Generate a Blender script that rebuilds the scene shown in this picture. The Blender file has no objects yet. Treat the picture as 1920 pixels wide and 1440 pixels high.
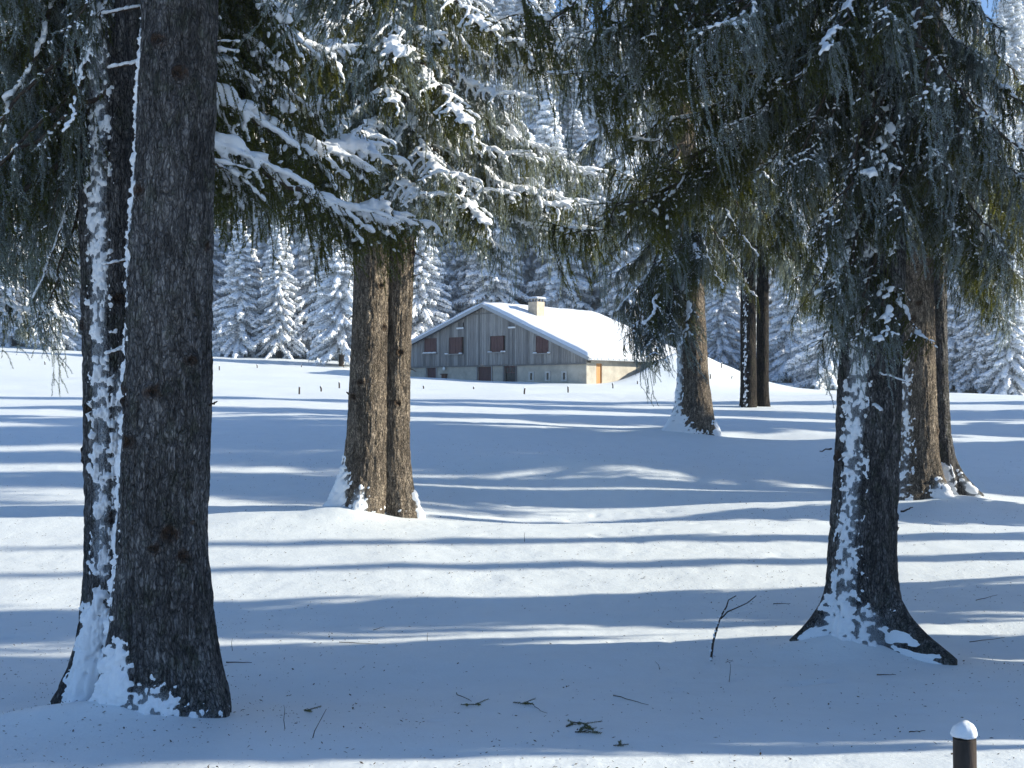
import bpy, math, time
import numpy as np
from mathutils import Matrix, Vector, Euler
T0 = time.time()
np.seterr(over='ignore')
sc = bpy.context.scene
COL = sc.collection
F = 2233.0            # focal length in pixels of a 1920 wide frame
PITCH = math.atan(19 / F)
cP, sP = math.cos(PITCH), math.sin(PITCH)
PI = math.pi


def W(px, py, Y):
    """world point at depth Y seen at frame position px, py (camera at origin, looking +Y)"""
    a = (px - 960) / F
    b = -(py - 720) / F
    dy = cP - b * sP
    dz = sP + b * cP
    k = Y / dy
    return np.array([a * k, Y, dz * k])


# ------------------------------------------------------------------ numpy noise
def _h(ix, iy, iz, seed):
    n = (ix * 374761393 + iy * 668265263 + iz * 2147483647 + seed * 974634777) & 0xFFFFFFFF
    n = ((n ^ (n >> 13)) * 1274126177) & 0xFFFFFFFF
    n = ((n ^ (n >> 16)) * 2246822519) & 0xFFFFFFFF
    return ((n ^ (n >> 15)) & 0xFFFF) / 65535.0


def vn(x, y, z=0.0, seed=0):
    x, y, z = np.broadcast_arrays(np.asarray(x, float), np.asarray(y, float), np.asarray(z, float))
    ix, iy, iz = np.floor(x).astype(np.int64), np.floor(y).astype(np.int64), np.floor(z).astype(np.int64)
    fx, fy, fz = x - ix, y - iy, z - iz
    fx, fy, fz = fx * fx * (3 - 2 * fx), fy * fy * (3 - 2 * fy), fz * fz * (3 - 2 * fz)
    r = 0
    for a in (0, 1):
        for b in (0, 1):
            for c in (0, 1):
                w = (fx if a else 1 - fx) * (fy if b else 1 - fy) * (fz if c else 1 - fz)
                r = r + w * _h(ix + a, iy + b, iz + c, seed)
    return r * 2 - 1


def fbm(x, y, z=0.0, seed=0, octv=4):
    r, a, f = 0, 1.0, 1.0
    for o in range(octv):
        r = r + a * vn(x * f, y * f, z * f, seed + o * 17)
        a *= .5
        f *= 2.03
    return r / 1.9


# ------------------------------------------------------------------ mesh helpers
class Buf:
    def __init__(s):
        s.v, s.f, s.m, s.a, s.n = [], [], [], [], 0

    def add(s, v, f, mat=0, attr=0.0):
        v = np.asarray(v, float).reshape(-1, 3)
        f = np.asarray(f, np.int64)
        if len(v) == 0 or len(f) == 0:
            return
        s.v.append(v)
        s.f.append(f + s.n)
        s.m.append(np.full(len(f), mat, np.int32))
        s.a.append(np.broadcast_to(np.asarray(attr, float), (len(v),)).copy())
        s.n += len(v)

    def mesh(s, name, mats, smooth=True, attr=None):
        me = bpy.data.meshes.new(name)
        v = np.concatenate(s.v)
        me.vertices.add(len(v))
        me.vertices.foreach_set("co", v.ravel())
        tot = np.concatenate([np.full(len(f), f.shape[1], np.int32) for f in s.f])
        loops = np.concatenate([f.ravel() for f in s.f]).astype(np.int32)
        st = np.concatenate([[0], np.cumsum(tot)[:-1]]).astype(np.int32)
        me.loops.add(len(loops))
        me.loops.foreach_set("vertex_index", loops)
        me.polygons.add(len(tot))
        me.polygons.foreach_set("loop_start", st)
        me.polygons.foreach_set("loop_total", tot)
        for m in (mats if isinstance(mats, (list, tuple)) else [mats]):
            me.materials.append(m)
        me.polygons.foreach_set("material_index", np.concatenate(s.m))
        me.polygons.foreach_set("use_smooth", np.full(len(tot), smooth))
        if attr:
            at = me.attributes.new(attr, 'FLOAT', 'POINT')
            at.data.foreach_set("value", np.concatenate(s.a))
        me.update(calc_edges=True)
        return me


def link(name, data, parent=None, loc=(0, 0, 0), **props):
    o = bpy.data.objects.new(name, data)
    COL.objects.link(o)
    o.location = loc
    if parent is not None:
        o.parent = parent
    for k, v in props.items():
        if v:
            o[k] = v
    return o


def thing(name, label, cat, loc=(0, 0, 0), group=None, rz=0):
    o = link(name, None, None, loc, label=label, category=cat, group=group)
    o.rotation_euler = (0, 0, rz)
    return o


def grid_faces(n, m, wrap=False):
    """faces of an n x m vertex grid; wrap closes the m direction"""
    i = np.arange(n - 1)[:, None]
    j = np.arange(m if wrap else m - 1)[None, :]
    j2 = (j + 1) % m
    a, b, c, d = i * m + j, i * m + j2, (i + 1) * m + j2, (i + 1) * m + j
    return np.stack(np.broadcast_arrays(a, b, c, d), -1).reshape(-1, 4)


def tube(buf, pts, rad, sides=6, mat=0, attr=0.0, cap=True):
    pts = np.asarray(pts, float)
    n = len(pts)
    rad = np.broadcast_to(np.asarray(rad, float), (n,))
    t = np.gradient(pts, axis=0)
    t /= np.linalg.norm(t, axis=1)[:, None] + 1e-9
    up = np.where(np.abs(t[:, 2:3]) > .9, np.array([[1., 0, 0]]), np.array([[0., 0, 1]]))
    a = np.cross(t, up)
    a /= np.linalg.norm(a, axis=1)[:, None] + 1e-9
    b = np.cross(a, t)
    th = np.arange(sides) * 2 * PI / sides
    v = pts[:, None, :] + rad[:, None, None] * (np.cos(th)[None, :, None] * a[:, None, :] + np.sin(th)[None, :, None] * b[:, None, :])
    buf.add(v.reshape(-1, 3), grid_faces(n, sides, True), mat, attr)
    if cap:
        base = buf.n - n * sides
        for row in (0, n - 1):
            idx = base + row * sides + np.arange(sides)
            if row == 0:
                idx = idx[::-1]
            buf.f.append(idx[None, :])
            buf.m.append(np.array([mat], np.int32))


def box(buf, x0, x1, y0, y1, z0, z1, mat=0):
    v = [(x, y, z) for z in (z0, z1) for y in (y0, y1) for x in (x0, x1)]
    f = [(0, 2, 3, 1), (4, 5, 7, 6), (0, 1, 5, 4), (2, 6, 7, 3), (0, 4, 6, 2), (1, 3, 7, 5)]
    buf.add(v, f, mat)


def prism(buf, poly, y0, y1, mat=0):
    """polygon in local xz extruded along y"""
    n = len(poly)
    v = [(x, y0, z) for x, z in poly] + [(x, y1, z) for x, z in poly]
    b0 = buf.n
    buf.add(v, [(i, (i + 1) % n, n + (i + 1) % n, n + i) for i in range(n)], mat)
    buf.f.append(np.array([np.arange(n)[::-1] + b0]))
    buf.m.append(np.array([mat], np.int32))
    buf.f.append(np.array([np.arange(n) + n + b0]))
    buf.m.append(np.array([mat], np.int32))


def ico(sub=1):
    import bmesh
    bm = bmesh.new()
    bmesh.ops.create_icosphere(bm, subdivisions=sub, radius=1)
    v = np.array([x.co[:] for x in bm.verts])
    f = np.array([[q.index for q in p.verts] for p in bm.faces])
    bm.free()
    return v, f


ICO1, ICO2 = ico(1), ico(2)


def ellipsoids(buf, C, X, R, ico_=ICO1, mat=0, attr=0.0, rng=None, jit=.0):
    """many ellipsoids: centres C, long axis X (unit), radii R (n,3: along, across, vertical-ish)"""
    C, X, R = np.asarray(C, float), np.asarray(X, float), np.asarray(R, float)
    n = len(C)
    if n == 0:
        return
    X = X / (np.linalg.norm(X, axis=1)[:, None] + 1e-9)
    A = np.cross(np.array([[0, 0, 1.]]), X)
    A /= np.linalg.norm(A, axis=1)[:, None] + 1e-9
    B = np.cross(X, A)
    v0, f0 = ico_
    V = C[:, None, :] + v0[None, :, 0:1] * R[:, None, 0:1] * X[:, None, :] + v0[None, :, 1:2] * R[:, None, 1:2] * A[:, None, :] + v0[None, :, 2:3] * R[:, None, 2:3] * B[:, None, :]
    if rng is not None and jit > 0:
        V += rng.normal(0, 1, V.shape) * (R[:, None, 2:3] * jit)
    Fc = f0[None] + (np.arange(n) * len(v0))[:, None, None]
    at = attr if np.ndim(attr) == 0 else np.repeat(attr, len(v0))
    buf.add(V.reshape(-1, 3), Fc.reshape(-1, 3), mat, at)


# ------------------------------------------------------------------ materials
def mat(name):
    m = bpy.data.materials.new(name)
    m.use_nodes = True
    nt = m.node_tree
    nt.nodes.clear()
    out = nt.nodes.new('ShaderNodeOutputMaterial')
    return m, nt, out


def N(nt, typ, ins=None, **kw):
    n = nt.nodes.new('ShaderNode' + typ)
    for k, v in kw.items():
        setattr(n, k, v)
    for k, v in (ins or {}).items():
        if isinstance(v, bpy.types.NodeSocket):
            nt.links.new(v, n.inputs[k])
        else:
            n.inputs[k].default_value = v
    return n


def ramp(nt, fac, stops):
    r = N(nt, 'ValToRGB', {'Fac': fac})
    e = r.color_ramp.elements
    while len(e) < len(stops):
        e.new(.5)
    for i, (p, c) in enumerate(stops):
        e[i].position = p
        e[i].color = (*c, 1) if len(c) == 3 else c
    return r


def mixc(nt, fac, a, b, mode='MIX'):
    n = N(nt, 'Mix', data_type='RGBA', blend_type=mode)
    for i, v in ((0, fac), (6, a), (7, b)):
        if isinstance(v, bpy.types.NodeSocket):
            nt.links.new(v, n.inputs[i])
        else:
            n.inputs[i].default_value = v if i == 0 else (*v, 1)
    return n.outputs[2]


def coords(nt, scale=(1, 1, 1), kind='Object'):
    tc = N(nt, 'TexCoord')
    mp = N(nt, 'Mapping', {'Vector': tc.outputs[kind], 'Scale': scale})
    return mp.outputs[0]


def noise(nt, vec, scale, detail=4, rough=.6):
    return N(nt, 'TexNoise', {'Vector': vec, 'Scale': scale, 'Detail': detail, 'Roughness': rough}).outputs['Fac']


def snow_mat(name, base=(.86, .88, .92), bump=.4, scale=30., sss=0.):
    m, nt, out = mat(name)
    v = coords(nt)
    n1 = noise(nt, v, scale, 5, .65)
    n2 = noise(nt, v, scale * .12, 4, .55)
    h = N(nt, 'Math', {0: n1, 1: .35}, operation='MULTIPLY')
    h2 = N(nt, 'Math', {0: h.outputs[0], 1: n2}, operation='ADD')
    b = N(nt, 'Bump', {'Strength': bump, 'Distance': .02, 'Height': h2.outputs[0]})
    c = ramp(nt, n2, [(.3, tuple(x * .96 for x in base)), (.7, base)])
    p = N(nt, 'BsdfPrincipled', {'Base Color': c.outputs[0], 'Roughness': .55, 'Normal': b.outputs[0], 'Specular IOR Level': .25})
    if sss:
        p.inputs['Subsurface Weight'].default_value = sss
        p.inputs['Subsurface Radius'].default_value = (.03, .05, .08)
    nt.links.new(p.outputs[0], out.inputs[0])
    return m


def bark_mat(name, c0, c1, c2, lichen=(.10, .12, .07), scale=1.7, bumpd=.03, lich=.45):
    m, nt, out = mat(name)
    v = coords(nt, (1, 1, .36))
    vw = N(nt, 'TexNoise', {'Vector': v, 'Scale': 9 * scale, 'Detail': 3.})
    vm = N(nt, 'Mix', {0: .07}, data_type='VECTOR')
    nt.links.new(v, vm.inputs[4])
    nt.links.new(vw.outputs['Color'], vm.inputs[5])
    vo = N(nt, 'TexVoronoi', {'Vector': vm.outputs[1], 'Scale': 26 * scale}, feature='DISTANCE_TO_EDGE')
    vo2 = N(nt, 'TexVoronoi', {'Vector': vm.outputs[1], 'Scale': 26 * scale}, feature='F1')
    # long upright fissures between broader plates
    vl = N(nt, 'Mapping', {'Vector': vm.outputs[1], 'Scale': (1, 1, .33)})
    vp = N(nt, 'TexVoronoi', {'Vector': vl.outputs[0], 'Scale': 13 * scale}, feature='DISTANCE_TO_EDGE')
    n1 = noise(nt, v, 60 * scale, 5, .7)
    v3 = coords(nt, (1, 1, .7))
    n2 = noise(nt, v3, 2.6, 6, .7)
    n3 = noise(nt, v3, 7, 6, .7)
    n4 = noise(nt, coords(nt, (1, 1, .12)), 14, 4, .6)
    edge = ramp(nt, vo.outputs['Distance'], [(0, (0, 0, 0)), (.2, (1, 1, 1))])
    fis = ramp(nt, vp.outputs['Distance'], [(0, (0, 0, 0)), (.10, (1, 1, 1))])
    base = ramp(nt, n1, [(.3, c0), (.5, c1), (.75, c2)])
    sepc = N(nt, 'SeparateColor', {'Color': vo2.outputs['Color']})
    cellv = ramp(nt, sepc.outputs[0], [(0, (.6, .6, .61)), (1, (1.35, 1.32, 1.28))])
    tint = mixc(nt, 1., base.outputs[0], cellv.outputs[0], 'MULTIPLY')
    big = ramp(nt, n2, [(.3, (.45, .45, .47)), (.7, (1.45, 1.42, 1.36))])
    col = mixc(nt, 1., tint, big.outputs[0], 'MULTIPLY')
    st = ramp(nt, n4, [(.35, (.6, .58, .56)), (.65, (1.25, 1.25, 1.25))])
    col = mixc(nt, .8, col, st.outputs[0], 'MULTIPLY')
    lf = ramp(nt, n3, [(.53, (0, 0, 0)), (.62, (1, 1, 1))])
    lfm = N(nt, 'Math', {0: lf.outputs[0], 1: lich}, operation='MULTIPLY')
    col = mixc(nt, lfm.outputs[0], col, lichen)
    dark = mixc(nt, .55, col, (.014, .012, .011))
    col = mixc(nt, edge.outputs[0], dark, col)
    dark2 = mixc(nt, .6, col, (.008, .007, .006))
    col = mixc(nt, fis.outputs[0], dark2, col)
    kn = N(nt, 'Attribute', attribute_name='knot')
    kr = ramp(nt, noise(nt, v3, 40, 3), [(.35, (.018, .012, .009)), (.7, (.14, .065, .028))])
    kf = N(nt, 'Math', {0: kn.outputs['Fac'], 1: .7}, operation='MULTIPLY')
    col = mixc(nt, kf.outputs[0], col, kr.outputs[0])
    du = N(nt, 'Attribute', attribute_name='dust')
    dn = noise(nt, coords(nt), 170, 3, .75)
    dd_ = N(nt, 'Math', {0: dn, 1: 1.0, 2: du.outputs['Fac']}, operation='MULTIPLY_ADD')
    dr_ = N(nt, 'MapRange', {'Value': dd_.outputs[0], 'From Min': 1.12, 'From Max': 1.36, 'To Max': .85})
    col = mixc(nt, dr_.outputs[0], col, (.60, .64, .69))
    hh = N(nt, 'Math', {0: edge.outputs[0], 1: n1}, operation='ADD')
    hh2 = N(nt, 'Math', {0: fis.outputs[0], 1: 1.2, 2: hh.outputs[0]}, operation='MULTIPLY_ADD')
    b = N(nt, 'Bump', {'Strength': 1., 'Distance': bumpd, 'Height': hh2.outputs[0]})
    p = N(nt, 'BsdfPrincipled', {'Base Color': col, 'Roughness': .9, 'Normal': b.outputs[0], 'Specular IOR Level': .2})
    nt.links.new(p.outputs[0], out.inputs[0])
    return m


def needle_mat(name, g0, g1, frostc=(.55, .60, .66), transl=.5):
    m, nt, out = mat(name)
    v = coords(nt)
    n1 = noise(nt, v, 6, 3)
    oi = N(nt, 'ObjectInfo')
    g = ramp(nt, n1, [(.3, g0), (.7, g1)])
    rn = N(nt, 'MapRange', {'Value': oi.outputs['Random'], 'To Min': .75, 'To Max': 1.2})
    hs = N(nt, 'HueSaturation', {'Color': g.outputs[0], 'Value': rn.outputs[0]})
    at = N(nt, 'Attribute', attribute_name='frost')
    col = mixc(nt, at.outputs['Fac'], hs.outputs[0], frostc)
    d = N(nt, 'BsdfDiffuse', {'Color': col})
    t = N(nt, 'BsdfTranslucent', {'Color': mixc(nt, .6, col, (.34, .34, .03))})
    mx = N(nt, 'MixShader', {0: transl, 1: d.outputs[0], 2: t.outputs[0]})
    nt.links.new(mx.outputs[0], out.inputs[0])
    return m


def simple(name, col, rough=.8, var=.25, scale=8., stretch=(1, 1, 1), bump=.0, metal=0.):
    m, nt, out = mat(name)
    v = coords(nt, stretch)
    n1 = noise(nt, v, scale, 5, .65)
    c = ramp(nt, n1, [(.3, tuple(x * (1 - var) for x in col)), (.7, tuple(min(1, x * (1 + var)) for x in col))])
    p = N(nt, 'BsdfPrincipled', {'Base Color': c.outputs[0], 'Roughness': rough, 'Metallic': metal, 'Specular IOR Level': .3})
    if bump:
        b = N(nt, 'Bump', {'Strength': bump, 'Distance': .01, 'Height': n1})
        nt.links.new(b.outputs[0], p.inputs['Normal'])
    nt.links.new(p.outputs[0], out.inputs[0])
    return m


M = {}
M['ground'] = snow_mat('snow_ground', (.83, .875, .89), .6, 30)
M['snow'] = snow_mat('snow_clumps', (.88, .90, .93), .5, 40)
M['farsnow'] = snow_mat('snow_far', (.86, .88, .92), .3, 8)
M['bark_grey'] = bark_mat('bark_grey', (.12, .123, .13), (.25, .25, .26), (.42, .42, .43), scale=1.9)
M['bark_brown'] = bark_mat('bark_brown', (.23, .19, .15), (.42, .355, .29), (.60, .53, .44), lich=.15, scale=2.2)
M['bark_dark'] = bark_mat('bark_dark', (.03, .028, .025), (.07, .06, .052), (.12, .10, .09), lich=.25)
M['bark_far'] = simple('bark_far', (.09, .07, .055), .9, .4, 14, (1, 1, .2))
M['limb'] = simple('limb_bark', (.06, .045, .035), .9, .4, 30)
M['needle'] = needle_mat('needles', (.012, .026, .009), (.055, .070, .017), (.46, .55, .64))
M['needle_far'] = needle_mat('needles_far', (.03, .045, .04), (.06, .08, .06), (.72, .78, .86), .2)

# ------------------------------------------------------------------ terrain
PY = np.array([-60, 0, 4, 6.5, 8.6, 10.8, 13, 15, 17, 20, 23, 26, 32, 38, 50, 60, 72, 85, 97, 110, 130, 240, 420])
PZ = np.array([-1.6, -1.9, -2.0, -2.12, -2.27, -2.33, -2.22, -1.98, -1.72, -1.35, -1.0, -.72, -.46, -.30, -.02, .28, .72, 1.55, 2.6, 6.0, 15., 70., 130.])
BU = np.array([.744, -.667])
BV = np.array([.668, .745])
BO = np.array([-1.61, 75.0])


def pchip(x, X, Y):
    d = np.diff(Y) / np.diff(X)
    m = np.zeros(len(X))
    m[1:-1] = np.where(d[:-1] * d[1:] > 0, 2 * d[:-1] * d[1:] / (d[:-1] + d[1:] + 1e-12), 0)
    m[0], m[-1] = d[0], d[-1]
    i = np.clip(np.searchsorted(X, x) - 1, 0, len(X) - 2)
    h = X[i + 1] - X[i]
    t = np.clip((x - X[i]) / h, 0, 1)
    return (2 * t**3 - 3 * t**2 + 1) * Y[i] + (t**3 - 2 * t**2 + t) * h * m[i] + (-2 * t**3 + 3 * t**2) * Y[i + 1] + (t**3 - t**2) * h * m[i + 1]


def sst(x, a, b):
    t = np.clip((x - a) / (b - a), 0, 1)
    return t * t * (3 - 2 * t)


def bump(x, y, cx, cy, sx, sy, a, rot=0.):
    c, s = math.cos(rot), math.sin(rot)
    dx, dy = x - cx, y - cy
    u, v = dx * c + dy * s, -dx * s + dy * c
    return a * np.exp(-(u / sx)**2 - (v / sy)**2)


def H(x, y):
    x = np.asarray(x, float)
    y = np.asarray(y, float)
    z = pchip(y, PY, PZ)
    z = z - .043 * np.clip(x, -60, 60) * sst(y, 32, 85)
    # forest edge on the right comes nearer, lower
    amp = sst(y, 3, 25) * .5 + .12
    z = z + amp * .22 * fbm(x * .10 + 3.1, y * .16, 0, 5, 3) + .05 * fbm(x * .35, y * .5, 0, 9, 3) * sst(y, 2, 10)
    z = z + .022 * np.clip(x, -6, 6) * sst(y, 3, 6) * (1 - sst(y, 12, 17)) - .03 * np.clip(x, -8, 10) * sst(y, 15, 20) * (1 - sst(y, 32, 42))
    # hollows and humps round the trees
    z = z + bump(x, y, .9, 18.0, 2.6, 1.1, -.30, .1) + bump(x, y, 1.3, 20.3, 1.9, .9, .30, -.1)
    z = z + bump(x, y, -3.2, 16.6, 1.4, .8, .10)
    z = z + bump(x, y, -1.0, 9.6, 2.6, .75, -.10, .12) + bump(x, y, 4.6, 10.6, 1.0, .7, -.14)
    z = z + bump(x, y, -1.0, 7.6, 3.0, .8, .06)
    z = z + bump(x, y, -3.0, 8.35, .8, .45, .16) + bump(x, y, 2.95, 10.5, .6, .4, .14)
    z = z + bump(x, y, 5.2, 26.5, 1.6, .9, -.22) + bump(x, y, 3.6, 26.3, .9, .7, .14)
    z = z + bump(x, y, -2.35, 16.7, .5, .35, .12) + bump(x, y, 7.0, 18.7, .7, .5, .10)
    z = z + bump(x, y, 8, 44, 9, 3, .22) + bump(x, y, -12, 36, 9, 2.5, .16) + bump(x, y, 18, 50, 7, 4, .35)
    z = z + bump(x, y, -20, 55, 9, 5, .25)
    # drift against the side of the farmhouse
    dx, dy = x - BO[0], y - BO[1]
    u, v = dx * BU[0] + dy * BU[1], dx * BV[0] + dy * BV[1]
    z = z + 2.55 * np.exp(-((v - 8.5) / 5.3)**2) * np.where(u > 8, np.exp(-((u - 8) / 4.6)**2), np.exp(-((u - 8) / 1.2)**2)) * (1 + .06 * fbm(x * .7, y * .7, 0, 3, 3))
    # level pad under the house so that the snow line stays below the walls' timber
    pad = sst(u, -12, -9) * (1 - sst(u, 7.8, 9.5)) * sst(v, -3.5, -.6) * (1 - sst(v, 11, 14))
    z = z * (1 - pad) + pad * (.80 - .012 * (u + 0) - .10 * sst(u, 2, 8))
    return z


def build_ground():
    a = np.linspace(-1, 1, 561)
    xs = 300 * np.sinh(a * 5.6) / np.sinh(5.6)
    ys = np.concatenate([np.linspace(-60, 4, 20)[:-1], np.linspace(4, 24, 401)[:-1], np.geomspace(24, 130, 330)[:-1], np.geomspace(130, 420, 60)])
    X, Y = np.meshgrid(xs, ys)
    Z = H(X, Y)
    near = sst(Y, 3, 6) * (1 - sst(Y, 24, 60))
    Z += near * (.010 * fbm(X * 2.2, Y * 2.6, 0, 21, 3) + .004 * fbm(X * 9, Y * 9, 0, 23, 2))
    pit = np.clip(fbm(X * 5.5, Y * 5.5, 0, 77, 2) - .42, 0, .25) * np.clip(fbm(X * .5, Y * .5, 0, 78, 2) + .25, 0, 1)
    Z -= near * pit * .2
    b = Buf()
    b.add(np.stack([X, Y, Z], -1).reshape(-1, 3), grid_faces(len(ys), len(xs)))
    return link('ground', b.mesh('ground', M['ground']), kind='structure')


build_ground()

# ------------------------------------------------------------------ trunks
def trunk_mesh(name, Y, rows, ground_z, flares, height, mats, seed, res=(200, .016), snow=None, knots=0, barkamp=.008, snowthick=.03, base=None, xlean=0.):
    """rows: (py, px centre, px width) along the trunk at depth Y. Returns bark mesh, snow mesh and the centre line"""
    rng = np.random.default_rng(seed)
    pts = [(W(px, py, Y), w * Y / F / 2) for py, px, w in rows]
    zz = np.array([p[0][2] for p in pts])
    xx = np.array([p[0][0] for p in pts])
    rr = np.array([p[1] for p in pts])
    o = np.argsort(zz)
    zz, xx, rr = zz[o], xx[o], rr[o]
    top = ground_z + height
    zvis = zz[-1] + .3
    zz = np.append(zz, top)
    xx = np.append(xx, xx[-1] + xlean)
    rr = np.append(rr, .03)

    def cx(z): return pchip(np.clip(z, zz[0], zz[-1]), zz, xx)
    def rad(z): return np.interp(z, zz, rr)
    zs = np.concatenate([np.arange(ground_z - .5, zvis, res[1]), np.arange(zvis, top, .35), [top]])
    nt_ = res[0]
    th = np.arange(nt_) * 2 * PI / nt_
    TH, Z = np.meshgrid(th, zs)
    R = rad(Z)
    h = np.clip(Z - ground_z, 0, None)
    for az, ext, wd, hs in flares:
        d = (np.degrees(TH) - az + 180) % 360 - 180
        R = R + ext * np.exp(-(d / wd)**2) * np.exp(-(h / hs)**1.15) * (1 + .0 * h)
    R0 = np.maximum(R, .02)
    cxs, sxs = np.cos(TH), np.sin(TH)
    rm = float(np.mean(rr[:-1]))
    # slow swellings, scaly plates, vertical ribs
    R = R0 * (1 + .03 * fbm(cxs * 1.2, sxs * 1.2, Z * .9, seed, 3))
    e = np.abs(vn(cxs * rm * 26, sxs * rm * 26, Z * 5.5, seed + 3))
    e2 = fbm(cxs * rm * 60, sxs * rm * 60, Z * 18, seed + 5, 3)
    e3 = np.abs(vn(cxs * rm * 11, sxs * rm * 11, Z * 2.0, seed + 4))
    R = R + barkamp * (np.clip(e * 2.2, 0, 1) - .5) + barkamp * .7 * e2 + barkamp * .9 * (np.clip(e3 * 4, 0, 1) - .6)
    R = R + .05 * rm * vn(TH * 0 + cxs * 2.2, sxs * 2.2, Z * .5, seed + 6) * np.exp(-h / 1.2)
    R = R * .965 - barkamp * .6
    kn = np.zeros_like(R)
    for k in range(knots):
        kz = rng.uniform(ground_z + 1.0, zvis)
        ka = rng.uniform(190, 350)
        ks = rng.uniform(.035, .065)
        d = np.radians((np.degrees(TH) - ka + 180) % 360 - 180) * rm
        q = np.sqrt((d / ks)**2 + ((Z - kz) / (ks * .8))**2) * (1 + .35 * vn(cxs * 12, sxs * 12, Z * 12, seed + k))
        R = R + .02 * np.exp(-((q - 1.0) / .35)**2) - .026 * np.exp(-(q / .6)**2)
        kn = np.maximum(kn, np.clip(2.2 - 1.6 * q, 0, 1))
    X = cx(Z) + R * cxs
    Yy = Y + R * sxs
    b = Buf()
    b.add(np.stack([X, Yy, Z], -1).reshape(-1, 3), grid_faces(len(zs), nt_, True), 0, kn.reshape(-1))
    bark = b.mesh(name, mats, True, 'knot')
    sm = None
    if snow:
        snow = list(snow) + [(260, 200, 0, .07, .85)]
        s = np.full(R.shape, -1.)
        gm = np.zeros(R.shape)
        nz = fbm(cxs * rm * 15, sxs * rm * 15, Z * 10, seed + 11, 4) * 1.0 + 1.5 * fbm(cxs * rm * 30, sxs * rm * 30, Z * 26, seed + 12, 4)
        for az, wd, z0, z1, amt in snow:      # azimuth, width, height range over ground, amount
            d = (np.degrees(TH) - az + 180) % 360 - 180
            hn = h * (1 + .45 * fbm(cxs * rm * 5, sxs * rm * 5, Z * 3, seed + 31, 3))
            g = np.exp(-(d / wd)**2) * sst(hn, z0 - .25, z0 + .05) * (1 - sst(hn, z1 - .3, z1 + .3))
            gm = np.maximum(gm, g * min(1, amt))
            s = np.maximum(s, amt * g * 1.5 - 1.12 + nz * 1.15 * np.clip(1.6 * g, 0, 1) * (1 - .4 * np.exp(-h / .25)) + .15 * np.exp(-h / .3) * g)
        dust = np.clip(gm * 1.0 + .25 * (s + .6) * gm, 0, 1)
        at = bark.attributes.new('dust', 'FLOAT', 'POINT')
        at.data.foreach_set('value', dust.reshape(-1))
        off = np.clip(s * .035, -.02, snowthick)
        off = np.where(off > 0, off + .004 * vn(cxs * rm * 30, sxs * rm * 30, Z * 25, seed + 8) , off)
        RS = R + off
        keep = off > -.008
        Vv = np.stack([cx(Z) + RS * cxs, Y + RS * sxs, Z], -1).reshape(-1, 3)
        fc = grid_faces(len(zs), nt_, True)
        fc = fc[keep.reshape(-1)[fc].any(1)]
        fc = fc[Z.reshape(-1)[fc].max(1) < zvis]
        if len(fc):
            u, inv = np.unique(fc, return_inverse=True)
            b = Buf()
            b.add(Vv[u], inv.reshape(-1, 4))
            sm = b.mesh(name + '_snow', M['snow'])
    return bark, sm, (cx, rad, zz, ground_z, top)


# ------------------------------------------------------------------ snow laden spruce branches
def needles(rng, P, D, nl=.024, nw=.011, per=3):
    """triangles round sample points P with axes D"""
    n = len(P)
    P = np.repeat(P, per, 0)
    D = np.repeat(D, per, 0)
    r = rng.normal(0, 1, P.shape)
    r -= (r * D).sum(1)[:, None] * D
    r /= np.linalg.norm(r, axis=1)[:, None] + 1e-9
    w = np.cross(D, r) * nw / 2
    ln = nl * rng.uniform(.7, 1.2, len(P))[:, None]
    tip = P + (D * .62 + r * .78) * ln
    V = np.stack([P - w, P + w, tip], 1).reshape(-1, 3)
    Fc = np.arange(len(P) * 3).reshape(-1, 3)
    return V, Fc


def samples(pts, step):
    pts = np.asarray(pts)
    seg = np.diff(pts, axis=0)
    L = np.linalg.norm(seg, axis=1)
    c = np.concatenate([[0], np.cumsum(L)])
    n = max(2, int(c[-1] / step))
    s = np.linspace(0, c[-1], n)
    P = np.stack([np.interp(s, c, pts[:, k]) for k in range(3)], 1)
    i = np.clip(np.searchsorted(c, s) - 1, 0, len(seg) - 1)
    return P, seg[i] / (L[i][:, None] + 1e-9)


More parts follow.
